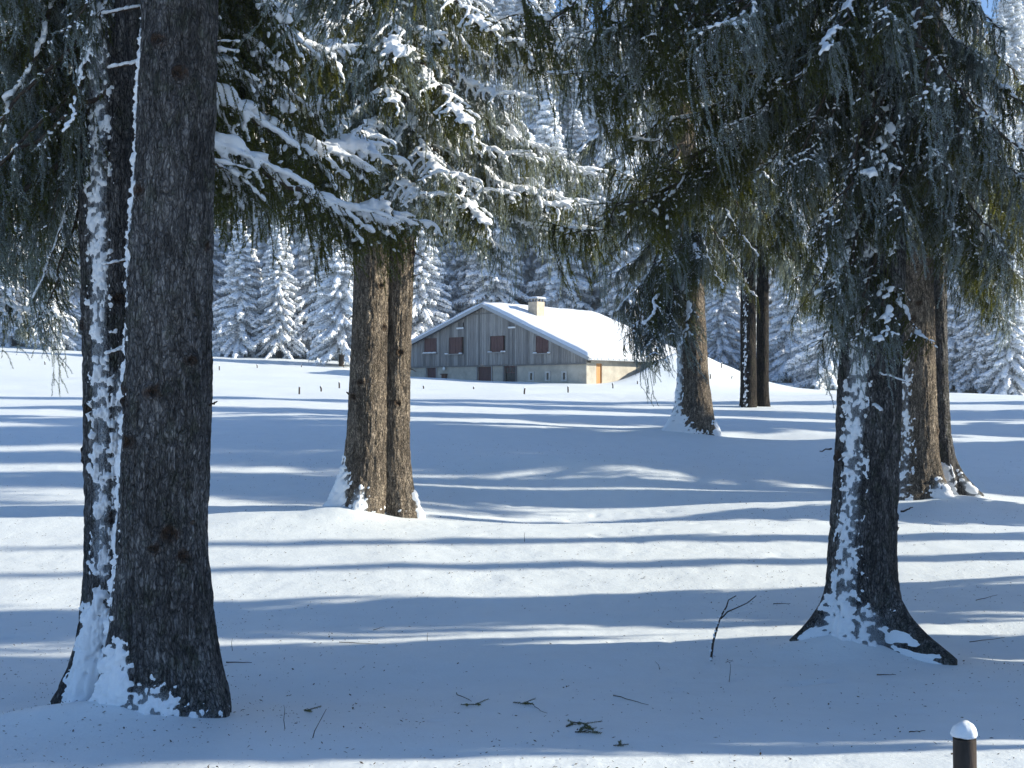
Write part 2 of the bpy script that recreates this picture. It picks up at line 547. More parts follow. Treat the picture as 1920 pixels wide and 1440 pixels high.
def branch_variant(seed, L, slope, hang=.32, width=.42, frost=.3, dens=1.):
    """limb along +X from the origin, drooping by slope, curtains of twigs hanging under it"""
    rng = np.random.default_rng(seed)
    wood, snowC, snowX, snowR = Buf(), [], [], []
    hangC, hangX, hangR = [], [], []
    t = np.linspace(0, 1, 26)
    wob = np.cumsum(rng.normal(0, .022, (26, 2)), 0)
    limb = np.stack([L * t, L * wob[:, 0] * .9, -slope * L * (t**1.15) + .16 * slope * L * t**3.5 + .06 * L * t**4 + L * wob[:, 1] * .5], 1)
    tube(wood, limb, np.interp(t, [0, 1], [.014 + .007 * L, .004]), 6)
    NP, ND, NF = [], [], []

    def add_twig(p0, d0, length, gravity, fr, thick=.0028, side=True, step=.0125):
        n = max(3, int(length / .06) + 1)
        pts = [np.array(p0)]
        d = np.array(d0, float)
        for k in range(n):
            d = d + np.array([0, 0, -gravity]) + rng.normal(0, .09, 3)
            d /= np.linalg.norm(d)
            pts.append(pts[-1] + d * length / n)
        pts = np.array(pts)
        tube(wood, pts, np.linspace(thick, .0012, len(pts)), 3, cap=False)
        P, D = samples(pts, step)
        NP.append(P)
        ND.append(D)
        NF.append(np.full(len(P), fr) + rng.normal(0, .08, len(P)))
        return pts, P, D

    # laterals in a flat, drooping fan
    nl = int(L * 11 * dens)
    for i in range(nl):
        tt = rng.uniform(.10, 1.0)**.9
        k = min(24, int(tt * 25))
        p = limb[k] + (limb[k + 1] - limb[k]) * (tt * 25 - k)
        dirl = limb[k + 1] - limb[k]
        dirl /= np.linalg.norm(dirl)
        side = 1 if i % 2 else -1
        a = rng.uniform(.5, 1.1)
        d = dirl * math.cos(a) + np.array([0, side, 0]) * math.sin(a) + np.array([0, 0, rng.uniform(-.25, .1)])
        ll = width * L**.5 * (1.05 - .65 * tt) * rng.uniform(.5, 1.15)
        fr = rng.uniform(.5, .95) if rng.random() < frost * 1.2 else rng.uniform(0, .12)
        pts, P, D = add_twig(p, d, ll, .05, fr, .005)
        top = []
        for s in range(0, len(P), 2):
            if rng.random() < .8:
                snowC.append(P[s] + np.array([0, 0, .008]))
                snowX.append(D[s])
                r = rng.uniform(.012, .034) * (1.1 - .35 * s / len(P))
                snowR.append((r * 1.5, r * 1.05, r * .8))
        # twigs that hang from the lateral
        hm = hang * float(np.clip(rng.lognormal(-.1, .5), .35, 2.1))
        nh = int(ll / .040 * dens * rng.choice([.35, 1., 1.25]))
        for j in range(nh):
            q = rng.integers(0, len(P))
            hl = hm * rng.uniform(.3, 1.15) * (1.0 - .35 * abs(q / len(P) - .35))
            fr2 = np.clip(fr + rng.normal(0, .10) - .04, 0, 1)
            pt2, P2, D2 = add_twig(P[q], D[q] * .5 + np.array([rng.normal(0, .25), rng.normal(0, .25), -.5]), hl, .42, fr2)
            for q2 in range(7):
                if rng.random() < .36:
                    e = int(len(P2) * rng.random()**1.6 * .8)
                    hangC.append(P2[e] + rng.normal(0, .006, 3))
                    hangX.append(D2[e] + rng.normal(0, .5, 3))
                    r = .006 + .013 * rng.random()**2
                    hangR.append((r * 1.9, r * 1.1, r))
            for q2 in range(2):
                if rng.random() < .8 and len(P2) > 6:
                    e = rng.integers(2, len(P2) - 1)
                    add_twig(P2[e], np.array([rng.normal(0, .7), rng.normal(0, .7), -.7]), hl * rng.uniform(.2, .45), .3, fr2, .0018)
    # twigs hanging straight from the limb
    for i in range(int(L * 26 * dens)):
        tt = rng.uniform(.12, 1)
        k = min(24, int(tt * 25))
        hl = hang * rng.uniform(.5, 1.5) * (1.15 - .5 * tt)
        fr2 = rng.uniform(.4, .8) if rng.random() < frost * .8 else rng.uniform(0, .1)
        pt2, P2, D2 = add_twig(limb[k], np.array([rng.normal(.2, .3), rng.normal(0, .4), -.6]), hl, .4, fr2)
        for q2 in range(3):
            if len(P2) > 6:
                e = rng.integers(2, len(P2) - 1)
                add_twig(P2[e], np.array([rng.normal(0, .7), rng.normal(0, .7), -.7]), hl * rng.uniform(.2, .5), .3, fr2, .0018)
    P, D, Fr = np.concatenate(NP), np.concatenate(ND), np.concatenate(NF)
    V, Fc = needles(rng, P, D)
    fr = np.repeat(np.clip(Fr, 0, 1), 3)
    fr = np.repeat(fr, 3) * .9
    # rime gathers on needle tips
    fr = fr.reshape(-1, 3)
    fr[:, 2] = np.clip(fr[:, 2] * 1.4, 0, 1)
    wood.add(V, Fc, 1, fr.reshape(-1))
    bm_ = wood.mesh('branch', [M['limb'], M['needle']], False, 'frost')
    # limb snow
    lP, lD = samples(limb, .03)
    heavyC, heavyX, heavyR = [], [], []
    lightC, lightX, lightR = [], [], []
    nn = vn(np.arange(len(lP)) * .16, 0, 0, seed)
    for i in range(len(lP)):
        tt = i / len(lP)
        if tt < .06:
            continue
        r = .036 + .028 * nn[i] + rng.normal(0, .006)
        if r > .012:
            for q in range(2):
                off = np.array([0, rng.normal(0, r * .7), r * .45])
                heavyC.append(lP[i] + off)
                heavyX.append(lD[i])
                heavyR.append((r * 1.35, r * .95, r * .75))
            if nn[i] > .02 + rng.normal(0, .1):
                lightC.append(lP[i] + np.array([0, rng.normal(0, r * .5), r * .3]))
                lightX.append(lD[i])
                lightR.append((r * .9, r * .62, r * .42))
    sc_ = np.array(snowC)
    sx_ = np.array(snowX)
    sr_ = np.array(snowR)
    # clumps where the fan is broad: pillows
    npil = int(L * 5)
    pi = rng.integers(0, len(sc_), npil)
    pc = sc_[pi]
    px_ = sx_[pi]
    pr = rng.uniform(.025, .046, npil)
    pr = np.stack([pr * 1.5, pr * 1.1, pr * .6], 1)
    gC, gX, gR = np.array(hangC), np.array(hangX), np.array(hangR)
    hC = np.concatenate([np.array(heavyC), sc_, pc, gC])
    hX = np.concatenate([np.array(heavyX), sx_, px_, gX])
    hR = np.concatenate([np.array(heavyR), sr_ * 1.05, pr, gR * 1.1])
    pn = vn(sc_[:, 0] * 5, sc_[:, 1] * 5, 0, seed + 2)
    sel = (rng.random(len(sc_)) < .75) & (pn > -.1)
    s2 = rng.random(len(gC)) < .3
    lC = np.concatenate([np.array(lightC), sc_[sel], gC[s2]])
    lX = np.concatenate([np.array(lightX), sx_[sel], gX[s2]])
    lR = np.concatenate([np.array(lightR), sr_[sel] * .7, gR[s2] * .7])
    s3 = rng.random(len(sc_)) < .5
    dC = np.concatenate([sc_[s3], gC])
    dX = np.concatenate([sx_[s3], gX])
    dR = np.concatenate([sr_[s3] * .55, gR * .62])
    res = []
    for (c, x, r, vox) in ((hC, hX, hR, .013), (lC, lX, lR, .010), (dC, dX, dR, .009)):
        b = Buf()
        ellipsoids(b, c, x, r, ICO1, 0, 0., rng, .22)
        raw = b.mesh('raw', M['snow'])
        ob = bpy.data.objects.new('raw', raw)
        COL.objects.link(ob)
        md = ob.modifiers.new('r', 'REMESH')
        md.mode = 'VOXEL'
        md.voxel_size = vox
        md.use_smooth_shade = True
        ms = ob.modifiers.new('s', 'SMOOTH')
        ms.factor = .5
        ms.iterations = 1
        dg = bpy.context.evaluated_depsgraph_get()
        me = bpy.data.meshes.new_from_object(ob.evaluated_get(dg))
        bpy.data.objects.remove(ob)
        me.name = 'snow_clumps'
        if not me.materials:
            me.materials.append(M['snow'])
        res.append(me)
    return dict(L=L, slope=slope, mesh=bm_, heavy=res[0], light=res[1], dust=res[2], tip=limb[-1].copy())


VAR = []
for sd, (L, sl, hg, wd, fr) in enumerate([
        (2.9, .15, .34, .42, .08), (2.9, .45, .36, .42, .12), (2.7, .9, .42, .40, .25),
        (1.7, .3, .30, .36, .10), (1.7, .7, .34, .36, .18), (1.9, 1.7, .34, .34, .28),
        (1.3, 1.1, .30, .32, .5), (2.4, .7, .42, .46, .75), (2.0, 1.2, .46, .44, .55), (2.8, .3, .48, .5, .04)]):
    VAR.append(branch_variant(100 + sd, L, sl, hg, wd, fr))
print('branches', round(time.time() - T0, 1))


RDUST = np.random.default_rng(9)


def put_branch(tree, p0, p1, snow='heavy', rng=None, var=None):
    """a branch from p0 (on the trunk) to its tip p1, world coordinates, as a part of tree"""
    d = np.asarray(p1) - np.asarray(p0)
    hor = math.hypot(d[0], d[1]) + 1e-6
    slope = -d[2] / hor
    length = np.linalg.norm(d)
    if var is None:
        best, bi = 1e9, 0
        for i, v in enumerate(VAR):
            tp = v['tip']
            s_i = math.atan2(-tp[2], tp[0])
            l_i = np.linalg.norm(tp)
            c = abs(s_i - math.atan(slope)) * 1.6 + abs(math.log(length / l_i)) + (rng.uniform(0, .35) if rng is not None else 0)
            if c < best:
                best, bi = c, i
        v = VAR[bi]
    else:
        v = VAR[var]
    tp = v['tip']
    s = length / np.linalg.norm(tp)
    yaw = math.atan2(d[1], d[0]) - math.atan2(tp[1], tp[0])
    pitch = math.atan2(-d[2], hor) - math.atan2(-tp[2], math.hypot(tp[0], tp[1]))
    br = link('branch', v['mesh'], tree)
    br.location = Vector(p0) - tree.location
    roll = rng.uniform(-.2, .2) if rng is not None else 0
    br.rotation_euler = (Matrix.Rotation(yaw, 3, 'Z') @ Matrix.Rotation(pitch, 3, 'Y') @ Matrix.Rotation(roll, 3, 'X')).to_euler()
    br.scale = (s, s, s)
    if snow == 'light' and RDUST.random() < .72:
        snow = 'dust'
    if snow:
        link('snow_clumps', v[snow], br)
    return br


ENV = np.array([(-400, 640), (0, 640), (100, 620), (160, 560), (400, 500), (440, 520), (520, 470), (660, 440), (700, 410), (780, 430), (860, 475), (1050, 500),
                (1060, 450), (1180, 640), (1230, 640), (1260, 560), (1330, 560), (1380, 470), (1450, 480), (1500, 560), (1560, 650), (1700, 660), (1760, 600), (2400, 620)], float)


def proj(p):
    dy = p[1] * cP + p[2] * sP
    dz = -p[1] * sP + p[2] * cP
    return 960 + F * p[0] / dy, 720 - F * dz / dy


def dress(tree, line, Y, z0, z1, n, lr, slr, seed, snow='heavy', az=(0, 360), skip=None):
    """branches spiralling up a trunk"""
    cx, rad, zz, gz, top = line
    rng = np.random.default_rng(seed)
    for i in range(n):
        f = (i + rng.uniform(0, .8)) / n
        z = z0 + (z1 - z0) * f**1.15
        a = math.radians(az[0] + ((i * 137.5 + rng.uniform(-25, 25)) % 360) / 360 * (az[1] - az[0]))
        ln = (lr[0] + (lr[1] - lr[0]) * (1 - f)) * rng.uniform(.7, 1.15)
        sl = rng.uniform(*slr)
        c = math.cos(math.atan(sl))
        p0 = np.array([float(cx(z)), Y, z])
        p1 = p0 + np.array([math.cos(a) * ln * c, math.sin(a) * ln * c, -ln * math.sin(math.atan(sl))])
        pq = proj(p1)
        if pq[1] + .28 * F / p1[1] > np.interp(pq[0], ENV[:, 0], ENV[:, 1]):
            continue
        put_branch(tree, p0, p1, snow, rng)


def old_spruce(label, trunks, group, name='spruce_tree'):
    """trunks: list of dict for trunk_mesh"""
    Y = trunks[0]['Y']
    gx = W(trunks[0]['rows'][-1][1], 700, Y)[0]
    gz = float(H(gx, Y))
    t = thing(name, label, 'tree', (gx, Y, gz), group)
    lines = []
    for k in trunks:
        k = dict(k)
        g = float(H(W(k['rows'][-1][1], 700, k['Y'])[0], k['Y']))
        bark, sm, line = trunk_mesh(ground_z=g, **k)
        for me in (bark, sm):
            if me:
                co = np.empty(len(me.vertices) * 3)
                me.vertices.foreach_get('co', co)
                co = co.reshape(-1, 3) - np.array([gx, Y, gz])
                me.vertices.foreach_set('co', co.ravel())
        to = link('trunk', bark, t)
        if sm:
            link('snow_clumps', sm, to)
        lines.append(line)
    return t, lines


G_OLD = 'old spruces standing round the clearing'
# A: near pair on the left
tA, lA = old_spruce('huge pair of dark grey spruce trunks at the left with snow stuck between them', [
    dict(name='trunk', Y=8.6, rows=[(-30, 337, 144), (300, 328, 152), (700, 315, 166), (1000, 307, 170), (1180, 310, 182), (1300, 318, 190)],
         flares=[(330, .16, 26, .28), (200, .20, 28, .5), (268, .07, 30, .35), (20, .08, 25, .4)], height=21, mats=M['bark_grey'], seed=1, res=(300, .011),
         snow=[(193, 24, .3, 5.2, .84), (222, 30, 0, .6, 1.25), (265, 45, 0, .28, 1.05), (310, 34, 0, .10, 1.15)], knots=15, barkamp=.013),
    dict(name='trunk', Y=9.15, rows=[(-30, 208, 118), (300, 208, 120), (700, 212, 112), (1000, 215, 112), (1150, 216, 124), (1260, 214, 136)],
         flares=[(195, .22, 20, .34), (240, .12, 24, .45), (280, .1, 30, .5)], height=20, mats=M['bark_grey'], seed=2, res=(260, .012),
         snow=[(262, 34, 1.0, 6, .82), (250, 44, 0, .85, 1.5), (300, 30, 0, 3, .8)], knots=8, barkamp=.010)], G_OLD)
# B: centre pair
tB, lB = old_spruce('brown twin-trunked spruce in the middle ground just left of the farmhouse', [
    dict(name='trunk', Y=17.0, rows=[(-100, 703, 54), (300, 697, 62), (500, 697, 70), (700, 692, 75), (850, 689, 82), (950, 687, 92)],
         flares=[(195, .30, 26, .42), (250, .10, 30, .35)], height=22, mats=M['bark_brown'], seed=3, res=(180, .02),
         snow=[(262, 26, 0, .4, 1.05), (208, 34, 0, .75, 1.2)], knots=16, barkamp=.009),
    dict(name='trunk', Y=17.15, rows=[(-100, 762, 38), (300, 756, 48), (500, 750, 54), (700, 743, 56), (850, 738, 66), (950, 740, 76)],
         flares=[(345, .16, 26, .3), (300, .06, 30, .3)], height=19, mats=M['bark_brown'], seed=4, res=(160, .02),
         snow=[(345, 22, 0, .3, 1.25), (185, 14, 0, .3, .8)], knots=12, barkamp=.009)], G_OLD)
# C: single tree right of the farmhouse
tC, lC = old_spruce('leaning spruce with flared snowy foot just right of the farmhouse', [
    dict(name='trunk', Y=26.0, rows=[(-100, 1268, 42), (400, 1288, 48), (560, 1296, 52), (700, 1299, 60), (760, 1301, 70), (800, 1303, 78)],
         flares=[(200, .40, 24, .36), (320, .18, 22, .26), (250, .10, 24, .3)], height=21, mats=M['bark_brown'], seed=5, res=(140, .03),
         snow=[(200, 34, 0, 2.4, .92), (205, 40, 0, .5, 1.3), (250, 30, 0, .25, .8), (325, 26, 0, .25, 1.2)], knots=6, barkamp=.010)], G_OLD)
# D: near tree on the right
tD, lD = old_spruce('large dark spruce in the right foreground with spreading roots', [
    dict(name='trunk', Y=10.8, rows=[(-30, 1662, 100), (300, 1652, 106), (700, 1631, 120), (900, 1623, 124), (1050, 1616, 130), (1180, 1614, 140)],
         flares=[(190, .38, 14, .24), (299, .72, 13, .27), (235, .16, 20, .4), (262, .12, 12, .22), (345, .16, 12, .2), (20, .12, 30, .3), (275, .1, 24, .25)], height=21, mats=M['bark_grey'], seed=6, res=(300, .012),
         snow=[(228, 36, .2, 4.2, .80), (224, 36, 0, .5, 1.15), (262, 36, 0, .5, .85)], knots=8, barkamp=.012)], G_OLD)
# E: pair behind it
tE, lE = old_spruce('pair of spruce trunks close behind the large tree at right', [
    dict(name='trunk', Y=19.0, rows=[(-100, 1705, 60), (300, 1712, 66), (700, 1719, 72), (850, 1722, 76), (910, 1724, 86)],
         flares=[(310, .24, 20, .3), (240, .10, 30, .3), (200, .2, 30, .3)], height=21, mats=M['bark_brown'], seed=7, res=(150, .024),
         snow=[(300, 34, 0, .35, 1.1), (215, 34, 0, 2.4, .7)], knots=5),
    dict(name='trunk', Y=19.5, rows=[(-100, 1752, 28), (300, 1756, 32), (700, 1761, 34), (850, 1765, 40), (925, 1772, 48)],
         flares=[(325, .42, 22, .34), (285, .14, 20, .4)], height=18, mats=M['bark_grey'], seed=8, res=(110, .024),
         snow=[(262, 34, 0, .6, 1.2), (312, 14, 0, .4, .9)], knots=3)], G_OLD)
# G: dark pair farther off
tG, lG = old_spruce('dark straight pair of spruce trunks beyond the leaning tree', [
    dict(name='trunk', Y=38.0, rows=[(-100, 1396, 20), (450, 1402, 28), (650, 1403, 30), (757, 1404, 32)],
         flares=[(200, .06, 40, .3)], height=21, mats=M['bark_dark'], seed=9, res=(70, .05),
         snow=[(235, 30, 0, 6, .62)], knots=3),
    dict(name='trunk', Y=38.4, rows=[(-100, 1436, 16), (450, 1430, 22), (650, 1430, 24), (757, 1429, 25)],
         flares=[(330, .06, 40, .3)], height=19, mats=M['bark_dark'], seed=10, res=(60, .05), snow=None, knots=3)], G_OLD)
# F: tree just outside the left edge, its branches reach into the picture
tF, lF = old_spruce('spruce at the far left edge whose snowy branches reach into view', [
    dict(name='trunk', Y=13.5, rows=[(-100, -270, 80), (700, -270, 92), (1000, -270, 100)],
         flares=[(200, .2, 30, .4)], height=20, mats=M['bark_brown'], seed=11, res=(80, .05), snow=None)], G_OLD)
print('trunks', round(time.time() - T0, 1))

# --- crowns -------------------------------------------------------------------------
RB = np.random.default_rng(77)


def blist(tree, items, snow, rng=RB):
    for it in items:
        a, b = it[0], it[1]
        v = it[2] if len(it) > 2 else None
        put_branch(tree, W(*a), W(*b), snow, rng, v)


# A: shaded curtains at the left, sunlit limbs to the right, rime sprays hanging in from above
blist(tA, [((200, -60, 9.0), (90, 250, 8.4), 5), ((200, -120, 9.0), (110, 60, 8.2), 6), ((190, 100, 9.1), (110, 430, 8.6), 5),
           ((180, -200, 9.1), (20, 180, 8.8)), ((185, 40, 9.2), (30, 330, 9.2)), ((170, 250, 9.2), (60, 560, 9.0), 5),
           ((170, -80, 9.3), (60, 120, 9.8)), ((160, 200, 9.3), (20, 480, 9.6)), ((165, 330, 9.3), (70, 610, 9.1), 6)], 'light')
blist(tA, [((300, -60, 9.0), (610, 95, 12.4)), ((310, 120, 9.0), (706, 262, 12.6), 1), ((310, 200, 9.0), (722, 408, 12.4), 1),
           ((340, 250, 9.2), (450, 352, 11.2)), ((300, 20, 9.3), (560, 200, 13.0)), ((300, 100, 9.4), (520, 300, 13.6)),
           ((300, -120, 9.2), (520, 20, 12.0)),
           ((300, 40, 9.2), (450, 160, 11.0))], 'heavy')
blist(tA, [((420, -330, 8.5), (680, 20, 7.9), 7), ((420, -360, 8.4), (760, 10, 7.8), 7), ((400, -380, 8.4), (830, -10, 7.6)), ((400, -300, 8.4), (610, 10, 8.0), 5)], 'light')
# B
blist(tB, [((745, 200, 17), (1056, 378, 16.2), 1), ((750, 130, 17), (1050, 300, 17.5)), ((745, 230, 17), (935, 362, 15.6)),
           ((745, 300, 17), (885, 440, 16)), ((745, 160, 17), (870, 330, 14.9)), ((750, 60, 17), (960, 180, 15.5)), ((750, 0, 17), (985, 130, 16.4)),
           ((745, 260, 17), (1010, 430, 17.8)), ((755, 100, 17), (1110, 330, 18.5)), ((755, -60, 17), (1040, 60, 17.0)),
           ((745, 330, 17.2), (850, 410, 15.9)), ((750, 210, 17.2), (1090, 440, 19)), ((750, 290, 17.3), (960, 470, 19)),
           ((690, 240, 17), (800, 370, 14.9)), ((690, 160, 17), (640, 300, 15.0)), ((690, 200, 17), (560, 320, 16.4)),
           ((690, 280, 17), (570, 420, 17.6)), ((690, 100, 17), (520, 230, 17.2)), 
           ((690, 40, 17), (740, 190, 14.8)), ((690, -40, 17), (700, 110, 14.6)), ((690, 120, 17), (500, 330, 18.2)),
           ((745, 60, 17), (880, 230, 14.6)), ((690, -60, 17), (560, 80, 15.4)),
           ((745, -80, 17), (880, 60, 14.8)), ((750, 200, 17.2), (940, 420, 15.2)), ((745, 300, 17.1), (800, 400, 15.6), 3)], 'heavy')
# C
blist(tC, [((1285, 330, 26), (1195, 610, 24.6), 2), ((1285, 400, 26), (1215, 640, 25.6), 5), ((1290, 380, 26), (1350, 540, 25)), ((1290, 420, 26), (1290, 520, 24.2), 4),
           ((1285, 250, 26), (1080, 440, 25.4)), ((1285, 300, 26), (1120, 520, 26.6)), ((1285, 200, 26), (1060, 360, 26.8)),
           ((1285, 380, 26), (1240, 500, 23.8)), ((1290, 300, 26), (1420, 480, 25.4)), ((1290, 350, 26.2), (1400, 560, 26.8)),
           ((1290, 180, 26), (1460, 360, 25)), ((1285, 120, 26), (1110, 280, 24.4)), ((1285, 260, 26), (1220, 440, 23.6)),
           ((1290, 420, 26.2), (1380, 540, 27.5)), ((1285, 430, 26.2), (1240, 570, 27)), ((1285, 60, 26), (1200, 240, 23.6)),
           ((1290, 90, 26), (1380, 280, 24)), ((1285, 340, 26), (1160, 560, 27.6)), ((1285, 400, 26), (1190, 640, 24.8), 8), ((1285, 420, 26), (1222, 655, 25.0), 8), ((1285, 430, 26), (1246, 650, 25.2), 6),
           ((1285, 370, 26), (1180, 600, 25.6), 8), ((1285, 440, 26), (1206, 650, 26.4), 5), ((1285, 410, 26), (1232, 665, 24.4), 7), ((1285, 400, 26), (1204, 628, 25.4), 7), ((1285, 430, 26), (1250, 630, 24.6), 7)], 'light')
# D
blist(tD, [((1640, 60, 10.8), (1480, 335, 9.8), 2), ((1650, 120, 10.8), (1560, 420, 9.6), 5), ((1650, 260, 10.8), (1540, 520, 9.9), 5),
           ((1640, 320, 10.8), (1500, 560, 10.2)), ((1640, 420, 10.8), (1590, 640, 9.9), 6), ((1650, 460, 10.8), (1640, 640, 9.8), 6),
           ((1660, 470, 10.8), (1745, 645, 10.2), 3), ((1700, -80, 10.6), (1715, 190, 9.2), 6), ((1670, 150, 10.8), (1850, 520, 10.4), 2),
           ((1670, 60, 10.8), (1915, 330, 10.6)), ((1670, 0, 10.8), (1860, 230, 9.6)), ((1670, 250, 10.8), (1800, 560, 10.6), 5),
           ((1670, 120, 10.8), (1760, 420, 9.6), 5), ((1640, 0, 10.8), (1440, 160, 9.8)), ((1640, 120, 10.8), (1430, 420, 10.8), 2),
           ((1640, -100, 10.8), (1380, 100, 10.0)), ((1640, -160, 10.9), (1130, 175, 11.2), 1), ((1640, -60, 10.9), (1190, 260, 11.8), 1),
           ((1640, 0, 10.9), (1065, 430, 13.0), 1), ((1640, 60, 11), (1290, 380, 12.0), 2), ((1640, 200, 11), (1420, 470, 12.0), 2),
           ((1640, -300, 10.6), (1000, 20, 9.4), 1), ((1640, -220, 10.6), (1240, 60, 9.8), 1), ((1640, 340, 11), (1480, 600, 11.6), 5),
           ((1670, -200, 10.8), (1900, 60, 9.8)), ((1670, 200, 11), (1900, 480, 12)), ((1670, 330, 11), (1870, 560, 11.8), 2),
           ((1660, 60, 11), (1660, 330, 9.7), 6), ((1650, -60, 10.8), (1560, 200, 9.5), 5), ((1640, 380, 10.9), (1540, 650, 10.4), 6),
           ((1640, 100, 10.9), (1340, 260, 11.0), 1), ((1640, 0, 10.9), (1280, 150, 10.4), 1), ((1660, 220, 10.9), (1700, 480, 9.9), 5),
           ((1640, 150, 10.9), (1180, 330, 13.2), 1), ((1640, -60, 10.9), (1030, 140, 12.5), 0)], 'light')
blist(tD, [((1640, -260, 10.6), (1120, 40, 9.6), 7), ((1640, -300, 10.6), (1330, 60, 9.2), 7), ((1640, -100, 10.8), (1480, 120, 9.4), 8), ((1660, -160, 10.7), (1620, 60, 9.2), 8),
           ((1650, 30, 10.8), (1520, 300, 9.8), 7), ((1650, 300, 10.8), (1600, 560, 9.8), 8), ((1650, 100, 10.8), (1640, 420, 9.7), 8), ((1670, 30, 10.8), (1800, 330, 9.7), 8),
           ((1640, -20, 10.9), (1380, 230, 10.4), 7), ((1640, -340, 10.8), (1060, 60, 10.8), 9), ((1640, -200, 10.8), (1230, 150, 12.4), 9), ((1640, -40, 10.8), (1320, 300, 12.4), 9),
           ((1670, -60, 10.8), (1880, 130, 10.4), 7)], 'light')
# E
blist(tE, [((1760, 350, 19.4), (1900, 560, 18.4)), ((1760, 250, 19.4), (1920, 460, 18)), ((1760, 400, 19.4), (1840, 600, 18.2), 2),
           ((1760, 420, 19.6), (1900, 610, 19.6)), ((1720, 300, 19), (1560, 500, 18.6)), ((1720, 200, 19), (1500, 380, 19)),
           ((1720, 380, 19), (1600, 560, 18)), ((1760, 120, 19.4), (1950, 330, 18.8)), ((1760, 0, 19.4), (1930, 180, 17.6))], 'light')
# F
blist(tF, [((-270, 0, 13.5), (62, 150, 12.6)), ((-270, 150, 13.5), (66, 330, 12.8)), ((-270, 300, 13.5), (124, 520, 12.8)), ((-270, 250, 13.5), (40, 440, 12.4)),
           ((-270, 380, 13.5), (110, 590, 13.2)), ((-270, -100, 13.5), (130, 90, 13.6)), ((-270, 120, 13.5), (140, 260, 14.4)), ((-270, 220, 13.5), (120, 400, 14.4))], 'heavy')
# dead stubs, some carrying a ridge of snow
def stub(tree, a, b_, rad, sn, seed):
    rs = np.random.default_rng(seed)
    o = np.array(tree.location)
    p0, p1 = W(*a) - o, W(*b_) - o
    t_ = np.linspace(0, 1, 7)[:, None]
    P = p0 + (p1 - p0) * t_ + rs.normal(0, .004, (7, 3))
    s = Buf()
    tube(s, P, np.linspace(rad, rad * .45, 7), 6)
    so = link('dead_stub', s.mesh('dead_stub', M['limb']), tree)
    if sn:
        s = Buf()
        Q, D = samples(P, .012)
        r = rad * rs.uniform(.9, 1.7, len(Q))
        ellipsoids(s, Q + np.array([0, 0, rad * 1.0]), D, np.stack([r * 1.6, r, r * .8], 1), ICO1, 0, 0., rs, .15)
        link('snow_clumps', s.mesh('snow_clumps', M['snow']), so)


for k, (a, b_, rad, sn) in enumerate([((268, 116, 8.75), (206, 128, 8.7), .013, 1), ((262, 14, 8.8), (196, 26, 8.7), .012, 1), ((250, 486, 8.8), (196, 497, 8.7), .010, 1),
                                      ((240, 650, 8.75), (200, 664, 8.7), .012, 1), ((392, 300, 8.6), (420, 318, 8.5), .008, 0),
                                      ((392, 760, 8.6), (408, 752, 8.5), .010, 0), ((228, 905, 8.7), (214, 893, 8.5), .009, 0), ((360, 980, 8.3), (364, 975, 8.18), .016, 0)]):
    stub(tA, a, b_, rad, sn, k)
for k, (a, b_, rad, sn) in enumerate([((1690, 960, 10.7), (1712, 950, 10.6), .010, 0), ((1640, 760, 10.5), (1652, 772, 10.3), .014, 1), ((1560, 840, 10.7), (1538, 846, 10.6), .009, 0), ((1650, 700, 10.5), (1700, 716, 10.2), .008, 1)]):
    stub(tD, a, b_, rad, sn, 20 + k)
for k, (a, b_, rad) in enumerate([((768, 520, 17.1), (792, 512, 17), .012), ((665, 590, 17), (650, 600, 16.9), .012), ((766, 690, 17.1), (780, 696, 17), .010), ((660, 742, 17), (650, 736, 16.9), .02), ((770, 470, 17.1), (800, 486, 16.8), .009)]):
    stub(tB, a, b_, rad, 0, 40 + k)
# upper crowns
dress(tD, lD[0], 10.8, 1.6, 4.0, 44, (1.6, 2.8), (.6, 1.8), 214, 'light')
dress(tC, lC[0], 26, 2.7, 5.6, 44, (3.2, 2.6), (.5, 1.3), 213, 'light')
dress(tE, lE[0], 19, 2.2, 5.0, 24, (2.8, 2.4), (.6, 1.3), 215, 'light', (-45, 45))
dress(tB, lB[0], 17, 3.4, 5.8, 12, (2.8, 2.4), (.3, .9), 212, 'heavy')
dress(tA, lA[1], 9.15, 1.6, 4.6, 26, (2.2, 2.2), (.6, 1.4), 211, 'light', (110, 230))
dress(tG, lG[0], 38, 3.6, 8.0, 40, (4.4, 4.0), (.5, 1.2), 216, 'light')
dress(tA, lA[0], 8.6, 3.6, 17, 34, (3.0, 1.2), (.2, .7), 201, 'light')
dress(tB, lB[1], 17.15, 4.2, 8, 14, (3.4, 3.0), (.2, .6), 222, 'heavy')
dress(tB, lB[0], 17, 5.6, 19, 44, (3.0, 1.0), (.2, .7), 202, 'heavy')
dress(tC, lC[0], 26, 4.6, 18, 52, (3.2, 1.0), (.3, .9), 203, 'light')
dress(tD, lD[0], 10.8, 3.4, 17, 40, (3.2, 1.2), (.3, 1.), 204, 'light')
dress(tE, lE[0], 19, 6.5, 17, 40, (2.0, .8), (.3, .8), 205, 'light')
dress(tG, lG[0], 38, 4.4, 19, 60, (3.6, 1.0), (.3, .8), 206, 'light')
dress(tF, lF[0], 13.5, 1.6, 17, 36, (3.2, 1.0), (.3, .8), 207, 'heavy')
print('crowns', round(time.time() - T0, 1))

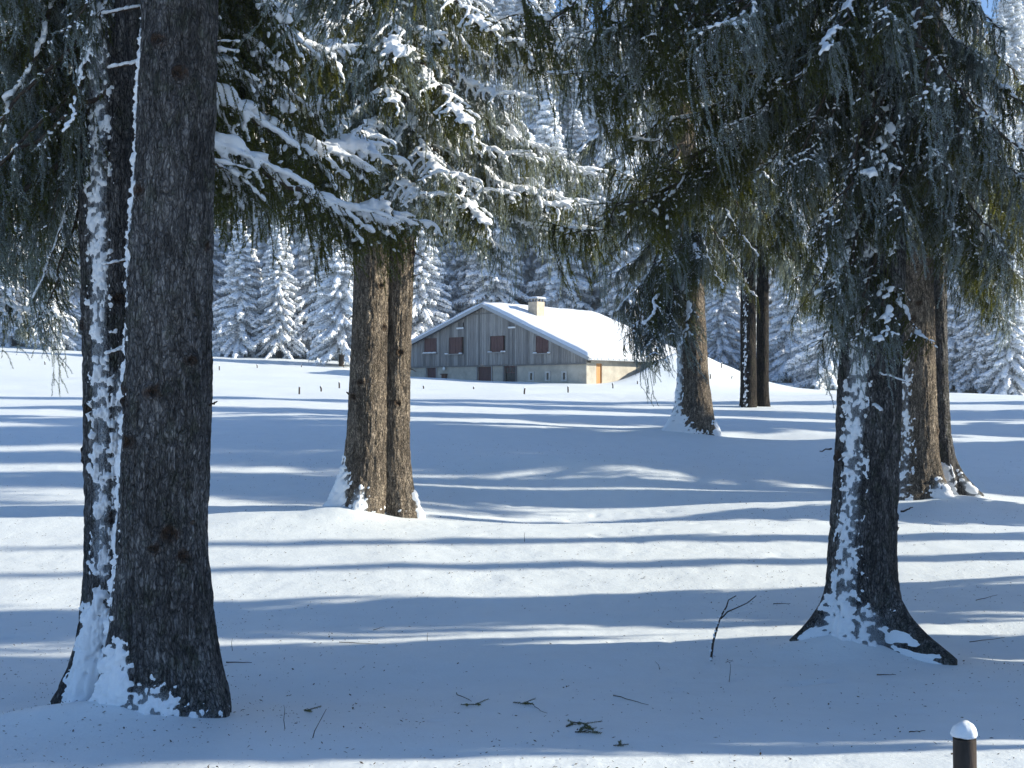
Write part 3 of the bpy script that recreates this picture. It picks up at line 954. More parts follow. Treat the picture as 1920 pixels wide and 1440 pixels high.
# ------------------------------------------------------------------ snow covered young spruces
def snowy_spruce(seed, Ht, crown0, wid, fine=True):
    rng = np.random.default_rng(seed)
    tb = Buf()
    zs = np.linspace(-.4, Ht, 12)
    lean = rng.normal(0, .01, 2)
    tube(tb, np.stack([lean[0] * zs, lean[1] * zs, zs], 1), np.interp(zs, [0, Ht], [.014 * Ht + .03, .02]), 8)
    tm = tb.mesh('trunk', M['bark_far'])
    nb, sb = Buf(), Buf()
    C, X, R = [], [], []
    NPt, NDt = [], []
    z = crown0
    a0 = rng.uniform(0, 360)
    while z < Ht - .15:
        f = (z - crown0) / (Ht - crown0)
        rl = wid * (1 - f)**.8 * (1 if f > .06 else .85) + .15
        nbn = max(5, int(5 + rl * 2.3))
        for k in range(nbn):
            a = math.radians(a0 + k * 360 / nbn + rng.uniform(-18, 18))
            L = rl * rng.uniform(.6, 1.15)
            if rng.random() < .06:
                continue
            up = .25 * f
            droop = rng.uniform(.35, .75) * (1.1 - .5 * f)
            n = max(4, int(L / .20))
            t = np.linspace(.1, 1, n)
            r = L * t
            zc = z + rng.uniform(-.18, .18) + up * L * t - droop * L * t**1.6 + .10 * L * t**3
            ca, sa = math.cos(a), math.sin(a)
            sp = np.stack([r * ca, r * sa, zc], 1)
            dr = np.gradient(sp, axis=0)
            dr /= np.linalg.norm(dr, axis=1)[:, None]
            perp = np.array([-sa, ca, 0])
            for i in range(n):
                th = .055 + .03 * rng.random()
                C.append(sp[i] + (0, 0, .03))
                X.append(dr[i])
                R.append((.20, .17 + .10 * rng.random(), th * 1.5))
                wfan = (.20 + .42 * L * .35) * (1.1 - .75 * t[i]) + .08
                for sd in (-1, 1):
                    if rng.random() < .12:
                        continue
                    ll = wfan * rng.uniform(.6, 1.15)
                    dd = dr[i] * .65 + perp * sd * .75 + np.array([0, 0, -.42])
                    dd /= np.linalg.norm(dd)
                    C.append(sp[i] + dd * ll * .55)
                    X.append(dd)
                    R.append((ll * .62, .085 + .05 * rng.random(), .06 + .035 * rng.random()))
                    for q in range(3):
                        NPt.append(sp[i] + dd * ll * rng.uniform(.2, 1.1) - np.array([0, 0, .03]))
                        NDt.append(dd * .35 + np.array([rng.normal(0, .2), rng.normal(0, .2), -1]))
        a0 += 47
        z += rng.uniform(.30, .42) * (1 - .35 * f)
    C, X, R = np.array(C), np.array(X), np.array(R)
    ellipsoids(sb, C, X, R, ICO1 if fine else ICO1, 0, 0., rng, .22)
    sm = sb.mesh('crown_snow', M['farsnow'], True)
    NPt, NDt = np.array(NPt), np.array(NDt)
    NDt /= np.linalg.norm(NDt, axis=1)[:, None]
    w = np.cross(NDt, rng.normal(0, 1, NDt.shape))
    w /= np.linalg.norm(w, axis=1)[:, None]
    ln = rng.uniform(.12, .34, len(NPt))[:, None]
    V = np.stack([NPt - w * .05, NPt + w * .05, NPt + NDt * ln], 1).reshape(-1, 3)
    fr = np.repeat(rng.uniform(.45, 1., len(NPt)), 3)
    nb.add(V, np.arange(len(V)).reshape(-1, 3), 0, fr)
    nm = nb.mesh('crown', M['needle_far'], False, 'frost')
    return tm, nm, sm, Ht


YV = [snowy_spruce(300 + i, h, c0, w) for i, (h, c0, w) in enumerate([(12.5, 1.0, 3.0), (14.5, 1.3, 2.7), (10.5, .8, 2.6), (15.5, 1.6, 3.2), (8.5, .6, 2.3)])]
print('young', round(time.time() - T0, 1), sum(len(v[2].polygons) for v in YV))


def young(x, y, vi, s, rz, label, group, name='snowy_spruce', sxy=1., z=None):
    tm, nm, sm, ht = YV[vi]
    t = thing(name, label, 'tree', (x, y, float(H(x, y)) if z is None else z), group, rz)
    t.scale = (s * sxy, s * sxy, s)
    link('trunk', tm, t)
    c = link('crown', nm, t)
    link('snow_clumps', sm, c)
    return t


rf = np.random.default_rng(5)
G_F = 'snow-covered spruces of the forest behind the field'
front = []
# forest edge: frame positions of trunk feet, depth, variant, scale
for px, Y, vi, s in [(-60, 96, 1, .9), (14, 92, 2, 1.0), (60, 97, 4, 1.15), (104, 90, 2, .8), (150, 94, 0, .95), (215, 96, 1, .9), (270, 93, 2, .9),
                     (345, 97, 0, 1.), (450, 91, 2, .98), (468, 93, 4, 1.0), (524, 90.5, 1, .78), (590, 92, 0, .9), (640, 84, 3, .82), (706, 92, 1, .9), (790, 97, 0, 1.), (850, 102, 3, .95),
                     (925, 99, 0, 1.2), (990, 104, 1, 1.3), (1050, 100, 2, 1.5), (1120, 103, 0, 1.3), (1175, 98, 1, 1.2), (1240, 100, 3, 1.15), (1310, 98, 0, 1.3),
                     (1350, 92, 1, .8), (1375, 97, 2, 1.1), (1480, 88, 2, 1.0), (1550, 80, 4, 1.1), (1500, 92, 1, .9), (1590, 92, 0, .9), (1660, 94, 3, .8), (1790, 86, 2, 1.), (1833, 84, 1, .72),
                     (1893, 82, 2, .95), (1740, 90, 0, .9), (1940, 86, 3, .8)]:
    front.append((px, Y, vi, s))
ordn = ['first', 'second', 'third', 'fourth', 'fifth', 'sixth', 'seventh', 'eighth', 'ninth', 'tenth', 'eleventh', 'twelfth', 'thirteenth', 'fourteenth',
        'fifteenth', 'sixteenth', 'seventeenth', 'eighteenth', 'nineteenth', 'twentieth']
front.sort()
L1 = [q for q in front if q[0] < 700]
L2 = [q for q in front if 700 <= q[0] < 1330]
L3 = [q for q in front if q[0] >= 1330]
for grp, txt in ((L1, 'at the forest edge left of the twin-trunked tree, {} from the left'), (L2, 'rising behind the farmhouse, {} from the left'),
                 (L3, 'at the forest edge on the right, {} from the left')):
    for i, (px, Y, vi, s) in enumerate(grp):
        x = (px - 960) / F * Y
        young(x, Y, vi, s, rf.uniform(0, 6.3), 'snow-laden spruce ' + txt.format(ordn[i]), G_F)
# the wooded slope
rows = [104, 109, 115, 122, 130, 139, 149, 160, 172, 186, 202]
placed = [((p - 960) / F * y, y) for p, y, _, _ in front]
cnt = 0
for r in rows + [216]:
    hw = r * .47
    n = int(2 * hw / (3.6 + (r - 100) * .035))
    for i in range(n):
        x = -hw + (i + rf.uniform(.1, .9)) * 2 * hw / n
        y = r + rf.uniform(-2.6, 2.6)
        if any((x - a)**2 + (y - b)**2 < 2.4**2 for a, b in placed):
            continue
        placed.append((x, y))
        vi = int(rf.choice([0, 1, 3, 1, 0, 2]))
        young(x, y, vi, rf.uniform(1.0, 1.5) + max(0, r - 140) * .005, rf.uniform(0, 6.3), 'snow-covered spruce among many on the wooded slope behind the farmhouse', 'spruces crowding the wooded slope')
        cnt += 1
print('slope trees', cnt)

# ------------------------------------------------------------------ sun geometry and the trees that shade the clearing
SUN_AZ = 1.5      # degrees behind the right hand side
SUN_EL = 22.0
CAST = []


def depth_at(px, py):
    """depth where the line of sight through px, py first meets the snow"""
    yy = np.arange(4.5, 75, .02)
    w_ = W(px, py, 1.0)
    hit = np.nonzero(w_[2] * yy <= H(w_[0] * yy, yy))[0]
    return float(yy[hit[0]]) if len(hit) else 75.


def caster(q, X, r, hgt=20.):
    """spruce out of frame to the right; its shadow runs through depth q on the axis with half width r there"""
    y = q + X * math.tan(math.radians(SUN_AZ))
    CAST.append((X, y, r, hgt))


def band(y0, y1, X, hgt=20., n=1):
    a, b_ = depth_at(975, y1), depth_at(975, y0)
    for k in range(n):
        w_ = (b_ - a) / n
        caster(a + w_ * (k + .5), X + 1.3 * (k % 2), w_ / 2 * (1.25 if n > 1 else 1.0), hgt)


band(1210, 1398, 7.5, 20, 3)
band(1112, 1184, 9.5, 20, 1)
band(1056, 1068, 12, 9.0)
band(1009, 1020, 13, 8.0)
band(970, 982, 11, 5.0)
band(803, 880, 18, 13, 3)
band(803, 846, 24, 16, 1)
band(776, 788, 24, 16, 1)
band(760, 766, 27, 20, 1)
band(750, 756, 30, 20, 1)
caster(5.0, 7.2, .8)
caster(8.9, 13, 1.2, 22)
caster(8.0, 10.8, 1.0, 22)
for i, (X, y, r, hgt) in enumerate(sorted(CAST, key=lambda c: c[1])):
    v = i % 2 * 2 + 1
    s_ = hgt / YV[v][3]
    hh = X * math.tan(math.radians(SUN_EL)) / hgt
    r_here = (3.0 * s_) * max(.15, 1 - hh)**.8
    young(X, y, v, s_, i * 1.3, 'snowy spruce beside the clearing, {} nearest of those just right of the view'.format(ordn[i]), 'spruces just outside the right edge that shade the clearing',
          sxy=min(1.3, r / r_here))

# ------------------------------------------------------------------ farmhouse
exec_barn = True
M['plank'] = simple('weathered_planks', (.24, .23, .22), .85, .35, 5, (6, 1, .25), .4)
M['plank2'] = simple('weathered_planks_dark', (.17, .165, .16), .85, .35, 5, (6, 1, .25), .4)
M['plank3'] = simple('weathered_planks_pale', (.31, .30, .285), .85, .3, 5, (6, 1, .25), .4)
M['render'] = simple('old_render', (.46, .42, .35), .9, .25, 1.2, (1, 1, 1), .2)
M['shutter'] = simple('red_brown_paint', (.105, .052, .048), .6, .25, 12, (1, 1, .2))
M['metal'] = simple('grey_metal', (.34, .36, .38), .5, .1, 5)
M['chim'] = simple('chimney_render', (.50, .42, .32), .9, .2, 6)
M['dark'] = simple('dark_glass', (.02, .022, .025), .25, .2, 5)
M['orange'] = simple('varnished_wood', (.50, .25, .09), .6, .2, 6, (1, 1, .2))
M['pale'] = simple('pale_stone', (.52, .50, .46), .8, .15, 6)
M['white'] = simple('white_enamel', (.75, .75, .72), .4, .05, 6)
M['wood'] = simple('post_wood', (.06, .045, .036), .9, .4, 20, (1, 1, .2), .6)
M['rust'] = simple('rusty_brown', (.12, .06, .04), .8, .3, 20)
SL, SR = .335, .412
ZA = 5.62            # roof deck at the ridge
barn = thing('farmhouse', 'long low alpine farmhouse of grey planks under a snow-covered roof', 'farmhouse', (BO[0], BO[1], 0), rz=math.atan2(BU[1], BU[0]))


def gp(cx, cy, yoff=0.):
    """crop pixel of the close view -> local x, z on the gable plane"""
    px, py = 740 + cx / 3.84, 530 + cy / 3.84
    k = (px - 960) / F
    X0, Y0 = BO + BV * yoff
    t = (k * Y0 - X0) / (BU[0] + .667 * k)
    return t, (739 - py) / F * (Y0 - .667 * t)


def roofz(x): return ZA - (SR * x if x > 0 else SL * -x)


XL, XR, DEP = -8.6, 8.0, 10.4
ZW = 1.85
# masonry with openings is one wall mesh in pieces
wb = Buf()
d1 = gp(232, 604)[0], gp(299, 604)[0]
d2 = gp(597, 604)[0], gp(697, 604)[0]
d3 = gp(790, 604)[0], gp(872, 604)[0]
slits = [(gp(a, 650)[0], gp(b, 650)[0]) for a, b in ((975, 991), (1094, 1109), (1212, 1227))]
xs_ = [XL, d1[0], d1[1], d2[0], d2[1], d3[0], d3[1]]
ops = [d1, d2, d3]
edges = [XL] + [e for o in ops for e in o]
for i in range(0, len(edges), 2):
    a, b_ = edges[i], (edges[i + 1] if i + 1 < len(edges) else slits[0][0])
    box(wb, a, b_, .02, .45, -.6, ZW)
sz0, sz1 = gp(980, 700)[1], gp(980, 652)[1]
for i, (a, b_) in enumerate(slits):
    box(wb, a, b_, .02, .45, -.6, sz0)
    box(wb, a, b_, .02, .45, sz1, ZW)
    nx = slits[i + 1][0] if i < 2 else XR
    box(wb, b_, nx, .02, .45, -.6, ZW)
# side wall with doorway
dvy = (.95, 1.5)
ez = roofz(8.0) - .05
box(wb, XR - .42, XR, .452, dvy[0], -.6, ez)
box(wb, XR - .42, XR, dvy[1], DEP, -.6, ez)
box(wb, XR - .42, XR, dvy[0], dvy[1], 1.82, ez)
box(wb, XL, XL + .4, .452, DEP, -.6, roofz(XL) - .05)
box(wb, XL, XR, DEP, DEP + .3, -.6, ZW)
link('masonry_wall', wb.mesh('masonry_wall', M['render'], False), barn)
# planks of the gable, clipped under the roof, round the windows
wins = [(gp(a, 405)[0], gp(b_, 405)[0], gp(a, y1)[1], gp(a, y0)[1]) for a, b_, y0, y1 in ((220, 303, 403, 508), (398, 486, 395, 513), (697, 785, 385, 500), (1021, 1110, 385, 508))]
vents = [(gp(460, 300)[0], gp(492, 300)[0], gp(470, 328)[1], gp(470, 288)[1]), (gp(832, 300)[0], gp(865, 300)[0], gp(850, 322)[1], gp(850, 285)[1])]
rp = np.random.default_rng(8)
pb = Buf()
x = XL - .03
while x < XR:
    w = rp.uniform(.13, .24)
    x1 = min(x + w, XR + .02)
    top = min(roofz(x), roofz(x1)) - .06
    m_ = int(rp.choice([0, 0, 1, 2]))
    y0 = -.03 - rp.uniform(0, .016)
    segs = [(ZW - rp.uniform(0, .04), top)]
    for (a, b_, z0, z1) in wins + vents:
        if x1 > a and x < b_:
            ns = []
            for s0, s1 in segs:
                if z0 > s0 and z1 < s1:
                    ns += [(s0, z0), (z1, s1)]
                else:
                    ns.append((s0, s1))
            segs = ns
    for s0, s1 in segs:
        if s1 - s0 > .03:
            box(pb, x, x1 - .012, y0, .015, s0, s1, m_)
    x = x1
# backing boards close the gaps between planks
for a, b_ in ((XL, 0), (0, XR)):
    prism(pb, [(a, ZW), (b_, ZW), (b_, roofz(b_) - .1), (a, roofz(a) - .1)], .12, .16, 1)
link('gable_planking', pb.mesh('gable_planking', [M['plank'], M['plank2'], M['plank3']], False), barn)
tb = Buf()
a, zt = gp(570, 226)
b_, _ = gp(780, 226)
box(tb, a, b_, -.075, -.047, zt - .05, zt + .03)
box(tb, XL - .04, XR + .04, -.10, -.047, ZW - .10, ZW - .02)
link('trim_board', tb.mesh('trim_board', M['plank2'], False), barn)


def window(a, b_, z0, z1, sill, sn):
    wbx = Buf()
    fr = .05
    box(wbx, a, a + fr, -.06, .04, z0, z1)
    box(wbx, b_ - fr, b_, -.06, .04, z0, z1)
    box(wbx, a + fr, b_ - fr, -.06, .04, z1 - fr, z1)
    box(wbx, a + fr, b_ - fr, -.06, .04, z0, z0 + fr)
    w_ = link('window', wbx.mesh('window', M['shutter'], False), barn)
    for k in range(2):
        s = Buf()
        m0 = a + fr if k == 0 else (a + b_) / 2 + .006
        m1 = (a + b_) / 2 - .006 if k == 0 else b_ - fr
        nb_ = 4
        for j in range(nb_):
            q0 = m0 + (m1 - m0) * j / nb_
            box(s, q0 + .004, m0 + (m1 - m0) * (j + 1) / nb_, -.045 - .004 * (j % 2), -.01, z0 + fr, z1 - fr)
        for zz_ in (z0 + .16, z1 - .2):
            box(s, m0 + .01, m1 - .01, -.066, -.05, zz_, zz_ + .05)
        link('shutter', s.mesh('shutter', M['shutter'], False), w_)
    if sill:
        s = Buf()
        box(s, a - .12, b_ + .12, -.2, -.062, z0 - .07, z0 - .01)
        so = link('sill', s.mesh('sill', M['plank3'], False), w_)
    if sn:
        s = Buf()
        rs = np.random.default_rng(int(abs(a) * 100))
        for x0, x1 in sn:
            n = max(3, int((x1 - x0) / .06))
            c = np.stack([np.linspace(x0, x1, n), np.full(n, -.14), np.full(n, z0 + .01)], 1)
            ellipsoids(s, c, np.tile([1., 0, 0], (n, 1)), np.tile([.07, .075, .055], (n, 1)) * rs.uniform(.7, 1.2, (n, 1)), ICO1)
        link('sill_snow', s.mesh('sill_snow', M['snow']), w_)


for i, (a, b_, z0, z1) in enumerate(wins):
    sn = [[(a, b_)], [(a - .3, a - .05), (b_ - .1, b_ + .1)], [(a - .12, a + .1), (b_ - .05, b_ + .2)], [(a - .1, a + .08), (b_ + .05, b_ + .15)]][i]
    window(a, b_, z0, z1, True, sn)
for a, b_, z0, z1 in vents:
    s = Buf()
    box(s, a, b_, .0, .03, z0, z1)
    v_ = link('vent_hatch', s.mesh('vent_hatch', M['plank2'], False), barn)
    s = Buf()
    n = 7
    c = np.stack([np.linspace(a - .05, b_ + .05, n), np.full(n, -.07), np.full(n, z0)], 1)
    ellipsoids(s, c, np.tile([1., 0, 0], (n, 1)), np.tile([.08, .07, .07], (n, 1)), ICO1)
    link('snow', s.mesh('snow', M['snow']), v_)
# doors
for (a, b_), ztop, mt, nm in ((d1, ZW - .12, 'shutter', 'door'), (d2, ZW - .12, 'shutter', 'barn_door'), (d3, ZW - .1, 'dark', 'door')):
    s = Buf()
    nbd = 6 if nm == 'barn_door' else 4
    for j in range(nbd):
        q0 = a + (b_ - a) * j / nbd
        box(s, q0 + .006, a + (b_ - a) * (j + 1) / nbd, .10 - .006 * (j % 2), .16, -.4, ztop - (0 if mt == 'shutter' else .45))
    if nm == 'barn_door':
        box(s, a + .02, b_ - .02, .07, .094, ztop - .24, ztop - .18)
    do = link(nm, s.mesh(nm, M['shutter'] if mt == 'shutter' else M['dark'], False), barn)
    if mt == 'dark':
        s = Buf()
        box(s, a, b_, .08, .14, ztop - .45, ztop)
        link('transom', s.mesh('transom', M['shutter'], False), do)
        s = Buf()
        for j in range(3):
            box(s, a + .1 + j * (b_ - a - .15) / 3, a + (j + 1) * (b_ - a - .15) / 3, .07, .079, ztop - .38, ztop - .1)
        link('pane', s.mesh('pane', M['dark'], False), do)
    s = Buf()
    ce = .5 * (a + b_)
    box(s, a - .09, b_ + .09, -.04, .018, ztop, ztop + .07)
    box(s, a - .09, a, -.04, .018, -.4, ztop)
    box(s, b_, b_ + .09, -.04, .018, -.4, ztop)
    link('door_frame', s.mesh('door_frame', M['plank3'] if mt == 'shutter' else M['plank2'], False), do)
for a, b_ in slits:
    s = Buf()
    box(s, a, b_, .2, .22, sz0, sz1)
    w_ = link('slit_window', s.mesh('slit_window', M['dark'], False), barn)
    s = Buf()
    box(s, a - .14, a, -.02, .016, sz0 - .1, sz1 + .1)
    box(s, b_, b_ + .14, -.02, .016, sz0 - .1, sz1 + .1)
    box(s, a, b_, -.02, .016, sz1, sz1 + .1)
    box(s, a, b_, -.02, .016, sz0 - .1, sz0)
    link('surround', s.mesh('surround', M['pale'], False), w_)
# lamp on the wall and the pipe box below it
lx, lz = gp(362, 620)
s = Buf()
th = np.linspace(0, 2 * PI, 17)[:-1]
rr_ = [0, .09, .13, .09, .03]
yy_ = [-.16, -.15, -.10, -.04, .0]
v = np.array([[lx + r * math.cos(q), y, lz + r * math.sin(q)] for r, y in zip(rr_, yy_) for q in th])
s.add(v, grid_faces(5, 16, True))
link('wall_lamp', s.mesh('wall_lamp', M['white']), barn)
s = Buf()
bx0, bz0 = gp(345, 700)
bx1, bz1 = gp(380, 662)
box(s, bx0 + .06, bx1 - .06, -.16, .018, bz0 - .3, bz1)
box(s, bx0, bx1, -.22, .018, bz1, bz1 + .06)
link('meter_box', s.mesh('meter_box', M['rust'], False), barn)
# side door
s = Buf()
for j in range(5):
    q = dvy[0] + .05 + (dvy[1] - dvy[0] - .1) * j / 5
    box(s, XR - .14, XR - .08 + .006 * (j % 2), q + .005, q + (dvy[1] - dvy[0] - .1) / 5, -.3, 1.77)
do = link('side_door', s.mesh('side_door', M['orange'], False), barn)
s = Buf()
box(s, XR - .16, XR - .04, dvy[0], dvy[0] + .05, -.3, 1.82)
box(s, XR - .16, XR - .04, dvy[1] - .05, dvy[1], -.3, 1.82)
box(s, XR - .16, XR - .04, dvy[0] + .05, dvy[1] - .05, 1.77, 1.82)
link('door_frame', s.mesh('door_frame', M['orange'], False), do)
# roof: deck, fascia, snow
EL_, ER_ = -9.2, 8.5
s = Buf()
for a, b_ in ((EL_, 0), (0, ER_)):
    prism(s, [(a, roofz(a) - .06), (b_, roofz(b_) - .06), (b_, roofz(b_)), (a, roofz(a))], -.40, DEP + .5)
roof = link('roof', s.mesh('roof', M['plank2'], False), barn)
s = Buf()
for a, b_ in ((EL_ - .03, 0), (0, ER_ + .03)):
    prism(s, [(a, roofz(a) - .16), (b_, roofz(b_) - .16), (b_, roofz(b_) + .05), (a, roofz(a) + .05)], -.45, -.402)
box(s, ER_ + .002, ER_ + .05, -.40, DEP + .5, roofz(ER_) - .14, roofz(ER_) + .02)
link('fascia', s.mesh('fascia', M['metal'], False), roof)
us = np.linspace(EL_ - .03, ER_ + .06, 140)
vs_ = np.linspace(-.43, DEP + .52, 90)
U, V_ = np.meshgrid(us, vs_)
base = np.where(U > 0, ZA - SR * U, ZA + SL * U)
edge = np.minimum.reduce([sst(U, EL_ - .03, EL_ + .35), 1 - sst(U, ER_ - .2, ER_ + .06), sst(V_, -.43, -.2), 1 - sst(V_, DEP + .3, DEP + .52)])
thick = .10 + .18 * np.sqrt(np.clip(edge, 0, 1)) + .05 * fbm(U * .7, V_ * .7, 0, 31, 4)
top = base + thick - .08 * np.exp(-(U / .5)**2)
ed = 1 - sst(edge, 0, .02)
top = top * (1 - ed) + (base + .02) * ed
s = Buf()
s.add(np.stack([U, V_, top], -1).reshape(-1, 3), grid_faces(90, 140))
s.add(np.stack([U, V_, base + .005], -1).reshape(-1, 3), grid_faces(90, 140)[:, ::-1])
link('roof_snow', s.mesh('roof_snow', M['farsnow']), roof)
# icicle-like ragged snow along the side eave
rs = np.random.default_rng(4)
s = Buf()
for q in np.arange(-.3, DEP, .12):
    if rs.random() < .6:
        r = rs.uniform(.03, .07)
        ellipsoids(s, [[ER_ + .05, q, roofz(ER_) + .02 - r]], [[0, 1., 0]], [[.1, .04, r * 1.5]], ICO1, 0, 0., rs, .1)
link('eave_clumps', s.mesh('eave_clumps', M['farsnow']), roof)
# chimney
s = Buf()
cxn, cyn, cw = 2.0, 2.5, .37
box(s, cxn - cw, cxn + cw, cyn - cw, cyn + cw, roofz(cxn) - .6, 5.84)
ch = link('chimney', s.mesh('chimney', M['chim'], False), roof)
s = Buf()
for ax in (-1, 0, 1):
    for ay in (-1, 0, 1):
        if ax or ay:
            box(s, cxn + ax * .3 - .035, cxn + ax * .3 + .035, cyn + ay * .3 - .035, cyn + ay * .3 + .035, 5.842, 6.02)
link('cap_posts', s.mesh('cap_posts', M['plank2'], False), ch)
s = Buf()
box(s, cxn - .44, cxn + .44, cyn - .44, cyn + .44, 6.022, 6.08)
link('cap_slab', s.mesh('cap_slab', M['metal'], False), ch)
s = Buf()
U, V_ = np.meshgrid(np.linspace(-.45, .45, 15), np.linspace(-.45, .45, 15))
e = np.clip(1 - np.maximum(abs(U), abs(V_)) / .45, 0, 1)
s.add(np.stack([cxn + U, cyn + V_, 6.083 + .12 * e**.4], -1).reshape(-1, 3), grid_faces(15, 15))
link('snow', s.mesh('snow', M['snow']), ch)

# ------------------------------------------------------------------ fence posts
posts = [(84, 684, 8, 80), (118, 687, 9, 80), (411, 694, 10, 76), (482, 690, 8, 78), (565, 688, 6, 78), (644, 689, 7, 79),
         (561, 739, 17, 48), (602, 734, 12, 50), (636, 728, 14, 52), (794, 729, 7, 58), (888, 730, 6, 58), (983, 740, 15, 52), (1065, 736, 14, 54),
         (1149, 728, 12, 60), (1195, 720, 7, 62), (1332, 709, 11, 66), (1353, 690, 11, 76), (1372, 710, 6, 66), (1466, 704, 8, 68), (1519, 703, 8, 68), (1536, 699, 18, 70), (1859, 718, 11, 62)]
wherep = ['far left of the field', 'left half of the field', 'field in front of the farmhouse', 'field right of the farmhouse']
cntw = {}
for px, py, hpx, Y in posts:
    x = (px - 960) / F * Y
    # slide along the line of sight until the snow surface is met
    best = min(np.arange(38, 92, .25), key=lambda yy: abs(W(px, py, yy)[2] - float(H((px - 960) / F * yy, yy))) + .002 * abs(yy - Y))
    Y = float(best)
    x = (px - 960) / F * Y
    zg = float(H(x, Y))
    hh = hpx / F * Y
    wi = 0 if px < 200 else 1 if px < 700 else 2 if px < 1200 else 3
    k = cntw.get(wi, 0)
    cntw[wi] = k + 1
    t = thing('fence_post', 'short post in snow, {} from left in the {}'.format(ordn[k], wherep[wi]), 'post', (x, Y, zg), 'fence posts scattered over the field')
    rr_ = .036 if hpx > 9 else .033
    s = Buf()
    hh *= .8
    tube(s, [(0, 0, -.5), (0.005, 0, hh * .5), (.02 * rp.normal(), 0, hh)], [rr_, rr_ * .95, rr_ * .9], 8)
    link('stake', s.mesh('stake', M['wood']), t)
    s = Buf()
    ellipsoids(s, [[0, 0, hh + .01]], [[1., 0, 0]], [[rr_ * 1.05, rr_ * 1.05, rr_ * .9]], ICO2)
    link('snow_cap', s.mesh('snow_cap', M['snow']), t)

# foreground post with its snow cap
p = W(1805, 1384, 6.0)
gz = float(H(p[0], 6.0))
t = thing('wooden_post', 'weathered wooden post with a round snow cap in the bottom right corner', 'post', (p[0], 6.0, gz))
s = Buf()
hh = p[2] - gz
zs = np.linspace(-.4, hh, 90)
th = np.arange(40) * 2 * PI / 40
TH, Z = np.meshgrid(th, zs)
R = .056 * (1 + .06 * np.cos(3 * TH + 1)) * (1 - .10 * np.exp(-((TH - 4.5) / .12)**2)) + .0035 * fbm(np.cos(TH) * 5, np.sin(TH) * 5, Z * 2, 3, 3)
off = -.035 * Z
s.add(np.stack([R * np.cos(TH) + off * .35 + .01, R * np.sin(TH), Z], -1).reshape(-1, 3), grid_faces(90, 40, True))
s.add([(R[-1, j] * math.cos(th[j]) + off[-1, 0] * .35 + .01, R[-1, j] * math.sin(th[j]), hh) for j in range(40)], [list(range(40))])
link('stake', s.mesh('stake', M['wood']), t)
s = Buf()
v0, f0 = ico(4)
v = v0 * np.array([.062, .062, .070])
v[:, 2] = np.where(v[:, 2] < 0, v[:, 2] * .25, v[:, 2])
v[:, 0] += .012 * v[:, 2] / .085
v += v0 * (.008 * fbm(v0[:, 0] * 2, v0[:, 1] * 2, v0[:, 2] * 2, 5, 3))[:, None]
s.add(v + np.array([off[-1, 0] * .35 + .01, 0, hh + .018]), f0)
link('snow_cap', s.mesh('snow_cap', M['snow']), t)

# ------------------------------------------------------------------ sticks, sprigs and litter on the snow
def on_snow(px, py):
    for yy in np.arange(4.5, 40, .02):
        w_ = W(px, py, yy)
        if w_[2] <= H(w_[0], yy) + .0:
            return w_[0], yy, float(H(w_[0], yy))
    return w_[0], yy, float(H(w_[0], yy))


def stick(name, label, cat, pts, rad, group=None, sn=0, extra=None, m='limb'):
    """pts: frame points from the foot upwards; the stick stands in the depth plane of its foot"""
    x, y, z = on_snow(*pts[0])
    t = thing(name, label, cat, (x, y, z), group) if (sn or extra) else None
    P = np.array([W(a, b_, y + .02 * i) for i, (a, b_) in enumerate(pts)]) - np.array([x, y, z])
    P[0, 2] -= .04
    s = Buf()
    tube(s, P, np.linspace(rad, rad * .35, len(P)), 5)
    for e in (extra or []):
        Q = np.array([W(a, b_, y + .05 + .03 * i) for i, (a, b_) in enumerate(e)]) - np.array([x, y, z])
        tube(s, Q, np.linspace(rad * .6, rad * .3, len(Q)), 5)
    me = s.mesh(name, M[m])
    if t is None:
        return link(name, me, None, (x, y, z), label=label, category=cat, group=group)
    link('stem', me, t)
    if sn:
        rs = np.random.default_rng(sn)
        s = Buf()
        PP, DD = samples(P[:max(3, int(len(P) * .75))], .012)
        k = rs.random(len(PP)) < .55
        PP, DD = PP[k], DD[k]
        rr = rs.uniform(.006, .013, len(PP))
        ellipsoids(s, PP + rs.normal(0, .007, PP.shape) + np.array([-.006, -.004, 0]), DD, np.stack([rr * 1.2, rr, rr * .9], 1), ICO1, 0, 0., rs, .2)
        link('rime', s.mesh('rime', M['snow']), t)
    return t


stick('frosted_stick', 'forked dead stick crusted with rime left of the large right tree', 'stick',
      [(1332, 1240), (1337, 1205), (1345, 1175), (1352, 1155), (1362, 1138), (1366, 1125), (1380, 1117)], .012, None, 3,
      [[(1352, 1160), (1364, 1147), (1385, 1138), (1402, 1130), (1418, 1117)]])
stick('bare_twig', 'straight dark twig leaning right, stuck in the snow at bottom left', 'twig', [(583, 1385), (590, 1370), (602, 1348), (612, 1329)], .004, 'twigs sticking out of the snow')
stick('bare_twig', 'thin curved twig stuck upright near the left tree foot', 'twig', [(536, 1368), (532, 1350), (534, 1330), (532, 1322)], .003, 'twigs sticking out of the snow')
stick('bare_twig', 'tiny upright twig on the narrow sunlit stripe in the middle', 'twig', [(801, 1203), (801, 1190), (802, 1186)], .003, 'twigs sticking out of the snow')
stick('bare_twig', 'short upright twig between shadow stripes below the farmhouse', 'twig', [(984, 1016), (983, 1003), (984, 998)], .004, 'twigs sticking out of the snow')
stick('bare_twig', 'thin twig just right of the left tree by the sunlit stripe', 'twig', [(437, 1222), (434, 1205), (436, 1196)], .003, 'twigs sticking out of the snow')
